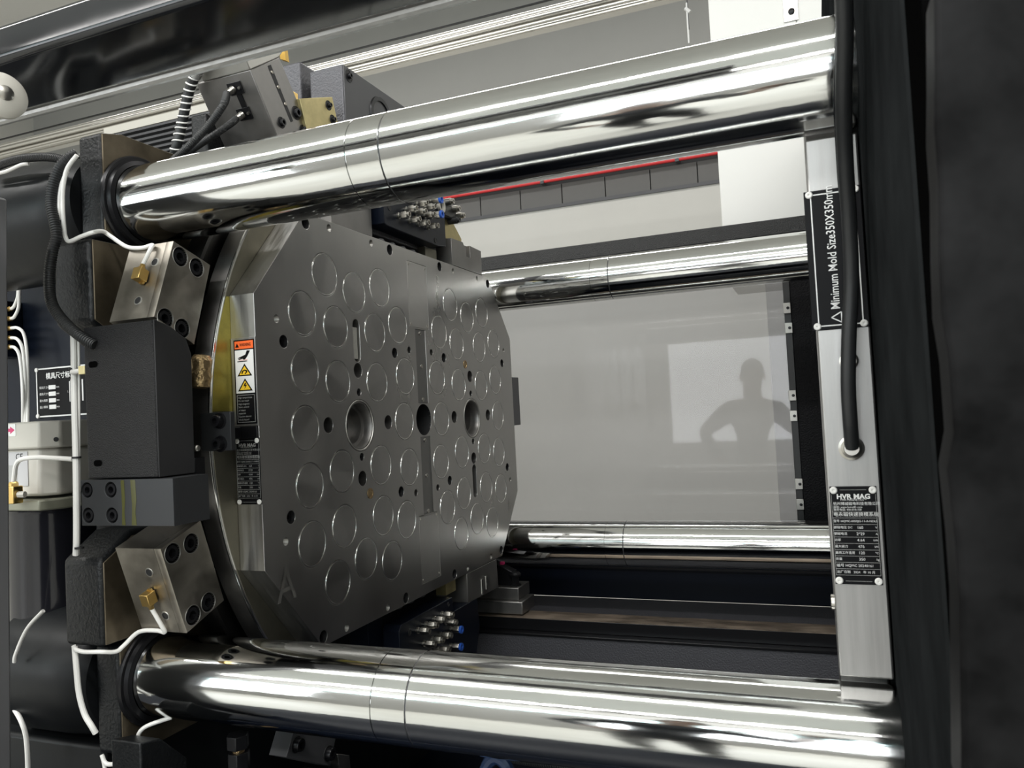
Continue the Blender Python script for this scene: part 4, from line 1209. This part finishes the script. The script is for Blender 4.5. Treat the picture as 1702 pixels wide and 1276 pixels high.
# ================================================================== bed
bd = thing('machine_bed', 'dark cast machine bed under the tie bars', 'machine part', (0.4, 0.7, -1.1))
bm = new(); box(bm, (-1.2, 1.15, -1.1), (1.0, 1.62, -0.240)); obj('far_beam', bm, GREYCAST, bd, 0.006)
bm = new(); box(bm, (-1.2, 1.145, -0.246), (1.0, 1.19, -0.238)); obj('ledge', bm, BLACK, bd, 0.0015)
bm = new(); box(bm, (-1.2, 0.05, -1.1), (1.0, 1.15, -0.62)); obj('pan', bm, NAVY, bd)
bm = new(); box(bm, (-1.2, -0.02, -1.1), (1.0, 0.20, -0.300)); obj('near_beam', bm, NAVY, bd, 0.006)
rl = tag(obj('guide_rail', B((-1.1, 1.178, -0.2375), (1.0, 1.264, -0.2022)), BLACK, bevel=0.001), 'flat worn guide rail on the far beam of the bed', 'rail')
bm = new(); box(bm, (-1.1, 1.180, -0.2022), (1.0, 1.262, -0.200)); obj('running_face', bm, mat('rusty_rail', (0.40, 0.32, 0.25), 0.6, 0.40, var=0.7, vscale=9, stretch=(1, 3, 1), rvar=0.12), rl, label='worn rust-stained running face')
bm = new(); box(bm, (-1.2, -0.60, -1.1), (1.0, -0.02, -0.45)); obj('unseen_dark_box', bm, NAVY, bd, 0.006)  # unseen black box, added to darken the low reflections on the bars
bw = new(); box(bw, (-1.2, 1.62, -0.24), (1.0, 1.64, 0.02))
rw = tag(obj('rear_wall_panel', bw, NAVY, bevel=0.002), 'black sheet panel with two lips below the clear window', 'panel')
for z, y in ((-0.135, 1.612), (-0.06, 1.608)):
    bm = new(); box(bm, (-1.2, y, z), (1.0, 1.622, z + 0.008)); obj('lip', bm, BLACK, rw)
bm = new(); box(bm, (-1.2, 1.60, 0.010), (1.0, 1.64, 0.024)); obj('top_lip', bm, BLACK, rw)

# ================================================================== rear guard with clear window
rg = thing('rear_guard', 'black far-side guard frame with a clear acrylic window and small clips', 'guard', (0.2, 1.75, 0.0))
YG = 1.75
bm = new(); box(bm, (-0.75, YG - 0.005, 0.872), (1.0, YG + 0.06, 0.966)); obj('lower_beam', bm, POWDER_FAR, rg, 0.003)
bm = new(); box(bm, (-0.75, YG - 0.005, 0.998), (1.0, YG + 0.06, 1.052)); obj('upper_beam', bm, POWDER_FAR, rg, 0.003)
bm = new(); box(bm, (-0.75, YG + 0.012, 0.966), (1.0, YG + 0.05, 0.998)); obj('groove', bm, bpy.data.materials['recess_shade_black'], rg)
bm = new(); box(bm, (0.868, YG - 0.004, 0.0), (1.0, YG + 0.04, 0.88)); obj('post', bm, mat('black_frame_paint', (0.006, 0.006, 0.007), 0, 0.5, bump=0.6, bscale=200, bdist=0.004, spec=0.12), rg, 0.002)
bm = new(); box(bm, (0.846, YG - 0.008, 0.0), (0.868, YG + 0.006, 0.872)); obj('seal', bm, RUBBER, rg, 0.001)
bm = new(); box(bm, (-0.75, YG + 0.004, 0.0), (0.846, YG + 0.010, 0.872)); obj('window_pane', bm, ACRYL, rg, label='clear acrylic window pane')
bm = new(); box(bm, (0.790, YG - 0.004, 0.0), (0.846, YG + 0.001, 0.872)); obj('edge_strip', bm, ACRYL, rg, label='second clear strip along the right edge of the pane')
for px, py in ((1308,512), (1311,545), (1317,657), (1319,691), (1328,804), (1330,838)): pass
for p in ((0.8557, 1.74, 0.7401), (0.8574, 1.74, 0.6717), (0.855, 1.74, 0.4412), (0.8546, 1.74, 0.3714), (0.8579, 1.74, 0.1403), (0.8575, 1.74, 0.0711)):
    bm = new(); box(bm, (p[0] - 0.012, YG - 0.014, p[2] - 0.018), (p[0] + 0.012, YG - 0.008, p[2] + 0.018)); c = obj('clip', bm, LIGHT_STEEL, rg, 0.001, label='small metal clip')
    bm = new(); lathe(bm, [(0.005, 0), (0.005, 0.003), (0, 0.004)], (p[0] + 0.003, YG - 0.014, p[2]), (0, -1, 0), 12); obj('screw', bm, BLACK, c)

# white cabinet, aluminium track, finned cover beyond the machine
wc = thing('white_cabinet', 'white sheet metal cabinet panel standing behind the machine at the right', 'cabinet', (1.2, 2.2, 1.0))
bm = new(); box(bm, (0.632, 2.0, 0.9), (0.946, 2.5, 2.6)); obj('left_panel', bm, WHITEP, wc, 0.003)
bm = new(); box(bm, (0.9475, 2.0, 0.9), (2.2, 2.5, 2.6)); obj('right_panel', bm, WHITEP, wc, 0.003)
bm = new(); p = Vector((0.9289, 1.99, 1.884)); box(bm, (p.x - 0.026, 1.994, p.z - 0.045), (p.x + 0.026, 2.0, p.z + 0.30)); s_ = obj('strap', bm, ALU, wc, 0.001, label='thin metal strap with a screw')
bm = new(); lathe(bm, [(0.012, 0), (0.012, 0.004), (0.006, 0.007), (0, 0.007)], (p.x + 0.002, 1.994, p.z - 0.01), (0, -1, 0), 16); obj('screw', bm, BLACK, s_)
at = thing('aluminium_track', 'ribbed aluminium track running high behind the machine, parallel to the bars', 'track', (-2, 2.3, 2.2))
for y0, z0, z1, k in ((2.30, 2.262, 2.290, 0), (2.28, 2.235, 2.258, 1), (2.29, 2.212, 2.231, 2), (2.28, 2.196, 2.208, 3)):
    bm = new(); lathe(bm, [((z1 - z0) / 2, -6.0), ((z1 - z0) / 2, 0.55)], (0, y0, (z0 + z1) / 2), (1, 0, 0), 16); obj('rib', bm, ALU, at)
bm = new(); box(bm, (-6.0, 2.30, 2.19), (0.55, 2.34, 2.292)); obj('back_plate', bm, ALU, at)
bm = new(); box(bm, (-6.0, 2.25, 2.292), (0.55, 2.262, 2.297)); obj('top_edge', bm, BLACK, at)
fc = thing('finned_cover', 'dark finned cover behind the upper lug at the left', 'cover', (-1.7, 1.65, 1.5))
bm = new(); box(bm, (-2.08, 1.62, 1.55), (-1.45, 1.80, 1.825)); obj('cover_body', bm, BLACKM, fc)
bm = new(); box(bm, (-2.10, 1.60, 1.825), (-1.43, 1.80, 1.86)); obj('top_rail', bm, PLASTIC, fc)
bm = new(); box(bm, (-2.0, 1.66, -1.1), (-1.9, 1.76, 1.56)); obj('stand', bm, BLACKM, fc)
fm = finish(B((-2.08, 1.598, -0.005), (-1.45, 1.62, 0.005)), GREYPAINT)
for k in range(11): inst('fin', fm, (0, 0, 1.57 + 0.0245 * k), fc)

# ================================================================== left edge: sleeve side with sign, grease pump, hoses
sg = thing('mold_size_sign', 'small black sign with white border and Chinese lettering at the left', 'sign', (-0.55, 0.118, 0.49))
sx0, sx1, sz0, sz1 = -0.655, -0.455, 0.478, 0.585
bm = new(); box(bm, (sx0, 0.1265, sz0), (sx1, 0.13, sz1)); obj('sign_plate', bm, LABELB, sg, 0.001)
bm = new()
for a in ((sx0, sz0, sx1, sz0 + .003), (sx0, sz1 - .003, sx1, sz1), (sx0, sz0, sx0 + .003, sz1), (sx1 - .003, sz0, sx1, sz1)):
    box(bm, (a[0], 0.1258, a[1]), (a[2], 0.1265, a[3]))
obj('border', bm, LABELW, sg)
text('\u6a21\u5177\u5c3a\u5bf8\u6807\u8bc6\u724c', 0.0145, sg, (sx0 + 0.030, 0.1260, sz1 - 0.019), LABELW, bold=0.0003)
for k, s in enumerate(('\u6a21\u5177\u5c3a\u5bf8H', '\u6a21\u5177\u5c3a\u5bf8V', '\u6700\u5927\u6a21\u539a', '\u6700\u5c0f\u6a21\u539a')):
    z = sz1 - 0.043 - k * 0.0142
    text(s, 0.0062, sg, (sx0 + 0.009, 0.1260, z), LABELW)
    bm = new(); box(bm, (sx0 + 0.038, 0.1256, z - 0.0045), (sx0 + 0.059, 0.1265, z + 0.0045)); obj('value_field', bm, LABELW, sg)
    text('mm', 0.0062, sg, (sx0 + 0.060, 0.1260, z), LABELW)
for a, b, c, d in ((0.100, 0.030, 0.102, 0.074), (0.104, 0.028, 0.128, 0.077), (0.137, 0.030, 0.141, 0.076)):
    bm = new(); box(bm, (sx0 + a, 0.1256, sz0 + b), (sx0 + c, 0.1265, sz0 + d)); obj('diagram', bm, LABELW, sg)
text('L', 0.007, sg, (sx0 + 0.094, 0.1260, sz0 + 0.052), LABELG)
rv = new(); lathe(rv, [(0.005, 0), (0.0045, 0.002), (0, 0.0025)], seg=14); rme3 = finish(rv, WHITEP)
for x in (sx0 + .003, sx1 - .003):
    for z in (sz0 + .003, sz1 - .003): inst('rivet', rme3, (x, 0.1258, z), sg, YROT)

gp = thing('grease_pump', 'grey-white grease pump with clear dark reservoir, CE sticker and red arrow', 'pump', (-0.52, 0.02, 0.05))
gx, gy = -0.505, 0.015
cap = [(-0.62, -0.057), (-0.412, -0.057), (-0.388, -0.030), (-0.402, 0.09), (-0.62, 0.09)]
bm = new(); prism(bm, [(a, b, 0.4145) for a, b in cap], (0, 0, 0.051)); obj('cap', bm, PLASTIC, gp, 0.004)
hs = [(-0.61, -0.049), (-0.424, -0.049), (-0.402, -0.024), (-0.414, 0.085), (-0.61, 0.085)]
bm = new(); prism(bm, [(a, b, 0.325) for a, b in hs], (0, 0, 0.0895)); obj('housing', bm, PLASTIC, gp, 0.006, 3)
fl_ = mat('pump_flange', (0.22, 0.22, 0.17), 0.2, 0.35)
bm = new(); prism(bm, [(-0.62, -0.066, 0.300), (-0.405, -0.066, 0.300), (-0.385, -0.03, 0.300), (-0.395, 0.09, 0.300), (-0.62, 0.09, 0.300)], (0, 0, 0.020)); obj('flange', bm, fl_, gp, 0.003)
bm = new(); lathe(bm, [(0.074, 0.02), (0.076, 0.04), (0.076, 0.290), (0.082, 0.2995)], (gx + 0.03, gy, 0), (0, 0, 1), 40); obj('reservoir', bm, mat('dark_clear_reservoir', (0.012, 0.012, 0.016), 0, 0.12, spec=0.4), gp, label='dark glossy clear reservoir')
yl = -0.0495
bm = new(); box(bm, (-0.56, yl - 0.0008, 0.345), (-0.452, yl, 0.410)); lb = obj('sticker', bm, mat('sticker_grey', (0.45, 0.45, 0.46), 0, 0.4), gp, 0.0003)
text('CE', 0.017, lb, (-0.484, yl - 0.0011, 0.400), LABELB)
bm = new(); box(bm, (-0.56, yl - 0.0010, 0.350), (-0.480, yl - 0.0007, 0.385)); obj('sticker_field', bm, LABELG, lb)
bm = new(); box(bm, (-0.56, -0.0578, 0.440), (-0.472, -0.057, 0.463)); lc = obj('arrow_sticker', bm, LABELW, gp)
bm = new(); prism(bm, [(-0.52, -0.0581, 0.4485), (-0.486, -0.0581, 0.4485), (-0.486, -0.0581, 0.4445), (-0.474, -0.0581, 0.4515), (-0.486, -0.0581, 0.4585), (-0.486, -0.0581, 0.4545), (-0.52, -0.0581, 0.4545)], (0, 0.0004, 0)); obj('arrow', bm, MAGENTA, lc, label='dark pink arrow')
bm = new(); lathe(bm, [(0.0045, 0.0006), (0.0, 0.0006)], (-0.392, -0.037, 0.430), (0.7, -0.7, 0), 12, caps=False); obj('screw_hole', bm, BLACKM, gp)
el = Vector((-0.4438, -0.085, 0.3328))
bm = new(); box(bm, el + Vector((-0.012, -0.010, -0.016)), el + Vector((0.012, 0.010, 0.016))); be = obj('outlet_elbow', bm, BRASS, gp, 0.002, label='brass outlet elbow')
bm = new(); lathe(bm, [(0.008, 0), (0.008, 0.005), (0.006, 0.008)], el + Vector((0, 0, 0.016)), (0, 0, 1), 6); obj('hex_nut', bm, BRASS, be)
bm = new(); tube(bm, [el + Vector((0.012, 0, 0)), el + Vector((0.024, 0.004, 0))], 0.006, 8, 0); obj('stub', bm, PLASTIC, be)
line('outlet_tube', [tuple(el + Vector((0, 0, 0.02))), (-0.4379, -0.087, 0.3681), (-0.4282, -0.09, 0.388), (-0.4109, -0.092, 0.3975), (-0.3698, -0.095, 0.3999), (-0.3182, -0.1, 0.3979), (-0.2568, -0.112, 0.3951)], 0.0042, 'grey-white tube from the brass elbow across the grease pump', 'tube')
labs = ['top', 'second', 'third', 'fourth', 'lowest']
NT = [(-0.6896, 0.09, 0.7162), (-0.6905, 0.09, 0.6952), (-0.6914, 0.09, 0.6743), (-0.6924, 0.09, 0.6533), (-0.6932, 0.09, 0.6337)]
EN = [(-0.7038, 0.09, 0.8286), (-0.5896, 0.1, 0.7697), (-0.6373, 0.09, 0.4639), (-0.6447, 0.09, 0.4642), (-0.652, 0.09, 0.4646)]
MI = [[(-0.66, 0.085, 0.7206), (-0.6478, 0.085, 0.7428), (-0.6572, 0.09, 0.7706), (-0.6801, 0.09, 0.806)], [(-0.6541, 0.08, 0.6961), (-0.6403, 0.08, 0.7156), (-0.6417, 0.085, 0.7552), (-0.6312, 0.09, 0.7716)],
      [(-0.651, 0.085, 0.6716), (-0.6332, 0.085, 0.6558), (-0.626, 0.085, 0.6114), (-0.6275, 0.085, 0.5343)], [(-0.6488, 0.08, 0.6477), (-0.6348, 0.08, 0.6311), (-0.6289, 0.08, 0.5985), (-0.6281, 0.08, 0.5343)], [(-0.6484, 0.075, 0.628), (-0.6362, 0.075, 0.6117), (-0.6306, 0.075, 0.5728), (-0.6292, 0.075, 0.5215)]]
dist = thing('grease_distributor', 'black grease distributor block at the left edge with five brass nuts', 'distributor', (NT[0][0] - 0.03, 0.09, NT[4][2] - 0.03))
bm = new(); box(bm, (NT[0][0] - 0.06, 0.07, NT[4][2] - 0.02), (NT[0][0] - 0.006, 0.129, NT[0][2] + 0.02)); obj('block_body', bm, NAVY, dist, 0.002)
for i in range(5):
    p = Vector(NT[i])
    bm = new(); lathe(bm, [(0.006, -0.008), (0.006, 0.002), (0.0045, 0.003), (0.0045, 0.008), (0.0058, 0.0085), (0.0058, 0.013)], p, (1, 0, 0), 6); obj('nut', bm, BRASS, dist)
    line('grease_tube', [tuple(p + Vector((0.012, 0, 0)))] + MI[i] + [EN[i]], 0.0034, 'white grease tube leaving the %s brass nut of the distributor' % labs[i], 'tube')
line('grease_tube', [(-0.328, -0.122, 0.1362), (-0.3667, -0.124, 0.1037), (-0.3957, -0.124, 0.0604), (-0.4037, -0.122, 0.0435)], 0.0034, 'white thin tube bending round the lower sleeve at the left edge')
line('grease_tube', [(-0.4381, -0.1, -0.0492), (-0.4067, -0.11, -0.0659), (-0.3959, -0.11, -0.0962), (-0.3941, -0.11, -0.1587)], 0.0042, 'white tube leaving the picture at the bottom left corner')

# bottom: black parts under the near lower bar
cbk = thing('bolt_clamp', 'dark steel clamp block with two big bolts below the near lower bar', 'block', (-0.03, 0.2, -0.26))
bm = new(); prism(bm, yz([(0.143, -0.142), (0.278, -0.204), (0.252, -0.256), (0.118, -0.181)], -0.06), (0.04, 0, 0)); obj('block_body', bm, GREYPAINT, cbk, 0.0012)
for y, z in ((0.149, -0.170), (0.247, -0.228)):
    c = inst('counterbore', dme, (-0.0198, y, z), cbk, None, (1, 1.05, 1.05)); inst('socket_bolt', BOLT9, (-0.0198, y, z), c, None, (1, 1.2, 1.2)).location = (0, 0, 0)
bm = new(); box(bm, (-0.08, 0.10, -0.30), (-0.02, 0.25, -0.262)); obj('base', bm, BLACK, cbk, 0.001)
bm = new(); prism(bm, yz([(0.279, -0.243), (0.321, -0.263), (0.324, -0.298), (0.29, -0.298)], -0.05), (0.03, 0, 0))
tag(obj('wear_shoe', bm, GREY_STEEL, bevel=0.001), 'small grey steel shoe right of the clamp block under the lower bar', 'block')
hx = thing('jack_bolt', 'dark hexagon jack bolt with lock nut below the near lower bar', 'bolt', (-0.026, 0.0, -0.18))
bm = new(); lathe(bm, [(0.019, -0.115), (0.019, -0.092)], (-0.026, 0.0, 0), (0, 0, 1), 6); obj('bolt_head', bm, BLACK, hx, 0.001)
bm = new(); lathe(bm, [(0.019, -0.150), (0.019, -0.121)], (-0.025, 0.0, 0), (0, 0, 1), 6); obj('lock_nut', bm, BLACK, hx, 0.001)
bm = new(); lathe(bm, [(0.010, -0.20), (0.010, -0.115)], (-0.025, 0.0, 0), (0, 0, 1), 16); obj('stud', bm, BRONZE, hx)
bm = new(); prism(bm, yz([(-0.118, -0.0685), (-0.075, -0.079), (-0.020, -0.134), (-0.020, -0.20), (-0.118, -0.20)], -0.185), (0.065, 0, 0))
tag(obj('foot_bracket', bm, CAST, bevel=0.003), 'black cast bracket with a sloped top edge under the lower lug', 'bracket')
line('spring_hose', [(0.4521, 0.06, -0.103), (0.4913, 0.05, -0.0989), (0.5435, 0.04, -0.0949), (0.6114, 0.03, -0.0931), (0.684, 0.02, -0.0951)], 0.008, 'black ribbed hose below the near lower bar at the bottom edge', 'hose', RUBBER, 8, 0.10, 0.004)
line('blue_hose', [(0.4079, 0.05, -0.1429), (0.422, 0.05, -0.1114), (0.437, 0.05, -0.1013), (0.4526, 0.05, -0.1116), (0.4593, 0.05, -0.1366)], 0.010, 'dark blue hose bend at the bottom edge beside the ribbed hose', 'hose', mat('dark_blue_hose', (0.02, 0.04, 0.10), 0, 0.35))

# ================================================================== near safety gate: beam, roller, post
gb = thing('gate_beam', 'glossy black gate beam crossing the top left corner close to the lens', 'beam', (0.1, -0.3, 0.95))
prof = []
for cx, cz, a0 in ((-0.248, 0.990, 0), (-0.350, 0.990, 90), (-0.350, 0.958, 180), (-0.248, 0.952, 270)):
    for k in range(7):
        a = math.radians(a0 + k * 15)
        prof.append((cx + 0.010 * math.cos(a), cz + 0.010 * math.sin(a)))
bm = new(); prism(bm, yz(prof, -1.1), (1.95, 0, 0)); obj('beam_tube', bm, GLOSSB, gb, ang=30)
line('wrapped_pipe', [(-1.1, -0.229, 0.9435), (-0.3, -0.230, 0.9425), (0.2, -0.229, 0.9435), (0.85, -0.230, 0.943)], 0.0075, 'silver wrapped pipe along the lower edge of the glossy beam', 'pipe', FOIL, 4)
rr_ = thing('gate_roller', 'cream round gate roller at the left edge below the glossy beam', 'roller', (-0.085, -0.36, 0.87))
rc = Vector((-0.036, -0.38, 0.8866))
bm = new(); lathe(bm, [(0.0, -0.030), (0.021, -0.030), (0.023, -0.026), (0.023, -0.006), (0.028, -0.004), (0.030, 0.0), (0.030, 0.006), (0.027, 0.009), (0.02, 0.012), (0.008, 0.016), (0, 0.016)], rc, (0.95, -0.3, 0), 40, caps=False)
obj('wheel', bm, PLASTIC, rr_)
bm = new(); lathe(bm, [(0.010, -0.08), (0.010, 0.016), (0.007, 0.018)], rc, (0.95, -0.3, 0), 16); obj('axle', bm, NICKEL, rr_)
pp = [(0.2447, -0.6, 0.6734), (0.2212, -0.6, 0.1195)]
bm = new(); pa = Vector((-0.2086, -0.25, 0.8072)); pb = Vector((-0.2376, -0.25, -0.077)); pc = pa + (pb - pa) * ((pa.z + 0.45) / (pa.z - pb.z)); prism(bm, [tuple(pa), tuple(pc), (pc.x - 0.12, -0.25, pc.z), (pc.x - 0.12, -0.25, pa.z)], (0, -0.05, 0))
tag(obj('gate_post', bm, mat('grey_gate_paint', (0.10, 0.10, 0.105), 0, 0.4), bevel=0.004), 'dark grey upright post at the very left edge, out of focus', 'post')

# ================================================================== the photographer (seen as a reflection in the clear window)
def skin_mesh(nodes, edges, root, sub=2):
    bm = new()
    sk = bm.verts.layers.skin.verify()
    vs = []
    for p, r in nodes:
        v = bm.verts.new(p)
        v[sk].radius = (r, r) if not isinstance(r, tuple) else r
        v[sk].use_root = False
        vs.append(v)
    vs[root][sk].use_root = True
    for a, b in edges: bm.edges.new((vs[a], vs[b]))
    me = bpy.data.meshes.new('skeleton')
    bm.to_mesh(me); bm.free()
    o = bpy.data.objects.new('skeleton', me); COL.objects.link(o)
    m = o.modifiers.new('skin', 'SKIN'); m.use_smooth_shade = True
    s = o.modifiers.new('sub', 'SUBSURF'); s.levels = sub; s.render_levels = sub
    dg = bpy.context.evaluated_depsgraph_get()
    out = bpy.data.meshes.new_from_object(o.evaluated_get(dg))
    bpy.data.objects.remove(o); bpy.data.meshes.remove(me)
    return out


pf = thing('person', 'person in dark shirt photographing, hand on hip, mirrored in the clear window', 'person', (0.44, -1.52, -1.1))
J = [((0.44, -1.52, -0.16), (0.155, 0.105)), ((0.445, -1.52, 0.02), (0.150, 0.10)), ((0.460, -1.52, 0.22), (0.205, 0.13)), ((0.465, -1.515, 0.345), (0.175, 0.10)),
     ((0.470, -1.505, 0.435), 0.075), ((0.478, -1.49, 0.50), 0.066), ((0.484, -1.475, 0.575), (0.076, 0.092)), ((0.486, -1.475, 0.655), (0.074, 0.088)), ((0.486, -1.48, 0.70), 0.045),
     ((0.275, -1.525, 0.335), 0.085), ((0.085, -1.60, 0.19), 0.056), ((0.225, -1.50, -0.03), 0.032), ((0.265, -1.475, -0.07), 0.034),
     ((0.650, -1.505, 0.335), 0.085), ((0.800, -1.42, 0.17), 0.056), ((0.868, -1.205, 0.345), 0.031), ((0.876, -1.165, 0.375), 0.034),
     ((0.345, -1.52, -0.24), 0.098), ((0.335, -1.50, -0.66), 0.060), ((0.330, -1.53, -1.01), 0.042),
     ((0.540, -1.52, -0.24), 0.098), ((0.550, -1.50, -0.66), 0.060), ((0.555, -1.53, -1.01), 0.042)]
E_ = [(0, 1), (1, 2), (2, 3), (3, 4), (4, 5), (5, 6), (6, 7), (7, 8), (3, 9), (9, 10), (10, 11), (11, 12), (3, 13), (13, 14), (14, 15), (15, 16), (0, 17), (17, 18), (18, 19), (0, 20), (20, 21), (21, 22)]
# fingers: each its own chain rooted in the palm
def fingers(J, E_, root, base, fwd, side, curl):
    base = Vector(base); fwd = Vector(fwd).normalized(); side = Vector(side).normalized()
    nrm = fwd.cross(side) * curl
    for k, L in enumerate((0.075, 0.085, 0.080, 0.062)):
        b = base + side * (k - 1.5) * 0.020 + fwd * 0.030
        i = len(J)
        J += [(tuple(b), 0.0095), (tuple(b + fwd * L * 0.5 + nrm * 0.008), 0.0088), (tuple(b + fwd * L * 0.8 + nrm * 0.030), 0.0080), (tuple(b + fwd * L * 0.85 + nrm * 0.048), 0.0070)]
        E_ += [(root, i), (i, i + 1), (i + 1, i + 2), (i + 2, i + 3)]
    i = len(J)
    b = base - side * 0.034 + fwd * 0.0
    J += [(tuple(b), 0.011), (tuple(b - side * 0.022 + fwd * 0.030 + nrm * 0.012), 0.0095), (tuple(b - side * 0.018 + fwd * 0.055 + nrm * 0.026), 0.008)]
    E_ += [(root, i), (i, i + 1), (i + 1, i + 2)]


fingers(J, E_, 12, (0.275, -1.465, -0.082), (0.75, 0.45, -0.5), (0.2, 0.6, 0.75), 1)
fingers(J, E_, 16, (0.880, -1.150, 0.385), (0.1, 0.75, 0.65), (0.95, -0.25, 0.1), -1)
me = skin_mesh(J, E_, 0)
me.materials.clear()
for m in (SHIRT, PANTS, SKIN, BLACKM): me.materials.append(m)
for p in me.polygons:
    c = p.center
    i = 0
    if c.z < -0.17: i = 1
    if c.z > 0.425 and abs(c.x - 0.48) < 0.14 and c.y < -1.36: i = 2
    if c.y > -1.30 and c.x > 0.7: i = 2
    if c.z < -0.99: i = 2
    if (Vector(c) - Vector((0.255, -1.48, -0.06))).length < 0.085 and c.y > -1.53 and c.x < 0.36: i = 2
    p.material_index = i
off = Vector(pf.location)
for v in me.vertices: v.co -= off
me.name = 'body'
bo = bpy.data.objects.new('body', me); COL.objects.link(bo); bo.parent = pf


def ball(bm, c, r, seg=16):
    c = Vector(c); r = Vector(r)
    n = 8
    rows = []
    for i in range(n + 1):
        a = PI * i / n
        if i in (0, n): rows.append([bm.verts.new(c + Vector((0, 0, r.z * math.cos(a))))]); continue
        rows.append([bm.verts.new(c + Vector((r.x * math.sin(a) * math.cos(2 * PI * k / seg), r.y * math.sin(a) * math.sin(2 * PI * k / seg), r.z * math.cos(a)))) for k in range(seg)])
    for A, Bq in zip(rows[:-1], rows[1:]):
        for k in range(seg):
            l = (k + 1) % seg
            if len(A) == 1: bm.faces.new((A[0], Bq[k], Bq[l]))
            elif len(Bq) == 1: bm.faces.new((A[l], A[k], Bq[0]))
            else: bm.faces.new((A[k], Bq[k], Bq[l], A[l]))
    return bm


hb = ball(new(), (0.486, -1.49, 0.640), (0.086, 0.100, 0.098), 24)
bmesh.ops.delete(hb, geom=[f for f in hb.faces if f.calc_center_median().z < 0.60 and f.calc_center_median().y > -1.50 or f.calc_center_median().y > -1.415 and f.calc_center_median().z < 0.672 or f.calc_center_median().z < 0.56], context='FACES')
obj('hair', hb, HAIR, pf)
for sx in (-1, 1):
    obj('eye', ball(new(), (0.486 + sx * 0.031, -1.398, 0.606), (0.012, 0.008, 0.008), 12), LABELB, pf)
    obj('ear', ball(new(), (0.485 + sx * 0.082, -1.478, 0.598), (0.012, 0.022, 0.032), 12), SKIN, pf)
    sb_ = new(); ball(sb_, (0.4425 + sx * 0.1125, -1.485, -1.058), (0.048, 0.135, 0.042), 16)
    obj('shoe', sb_, BLACKM, pf)
nb2 = new(); prism(nb2, [(0.474, -1.395, 0.566), (0.498, -1.395, 0.566), (0.486, -1.392, 0.612)], (0, 0.020, -0.004)); obj('nose', nb2, SKIN, pf, 0.004, recalc=True)
obj('mouth', ball(new(), (0.486, -1.394, 0.540), (0.024, 0.006, 0.006), 12), PINK, pf)
# the phone in the raised hand, lying in the plane of the picture
ph = new(); box(ph, (-0.125, -0.058, 0.012), (0.030, 0.022, 0.020))
bmesh.ops.transform(ph, matrix=cam.matrix_world, verts=ph.verts[:])
po_ = obj('phone', ph, GLOSSB, None, 0.004)
tag(po_, 'black phone held up by the mirrored person', 'phone')
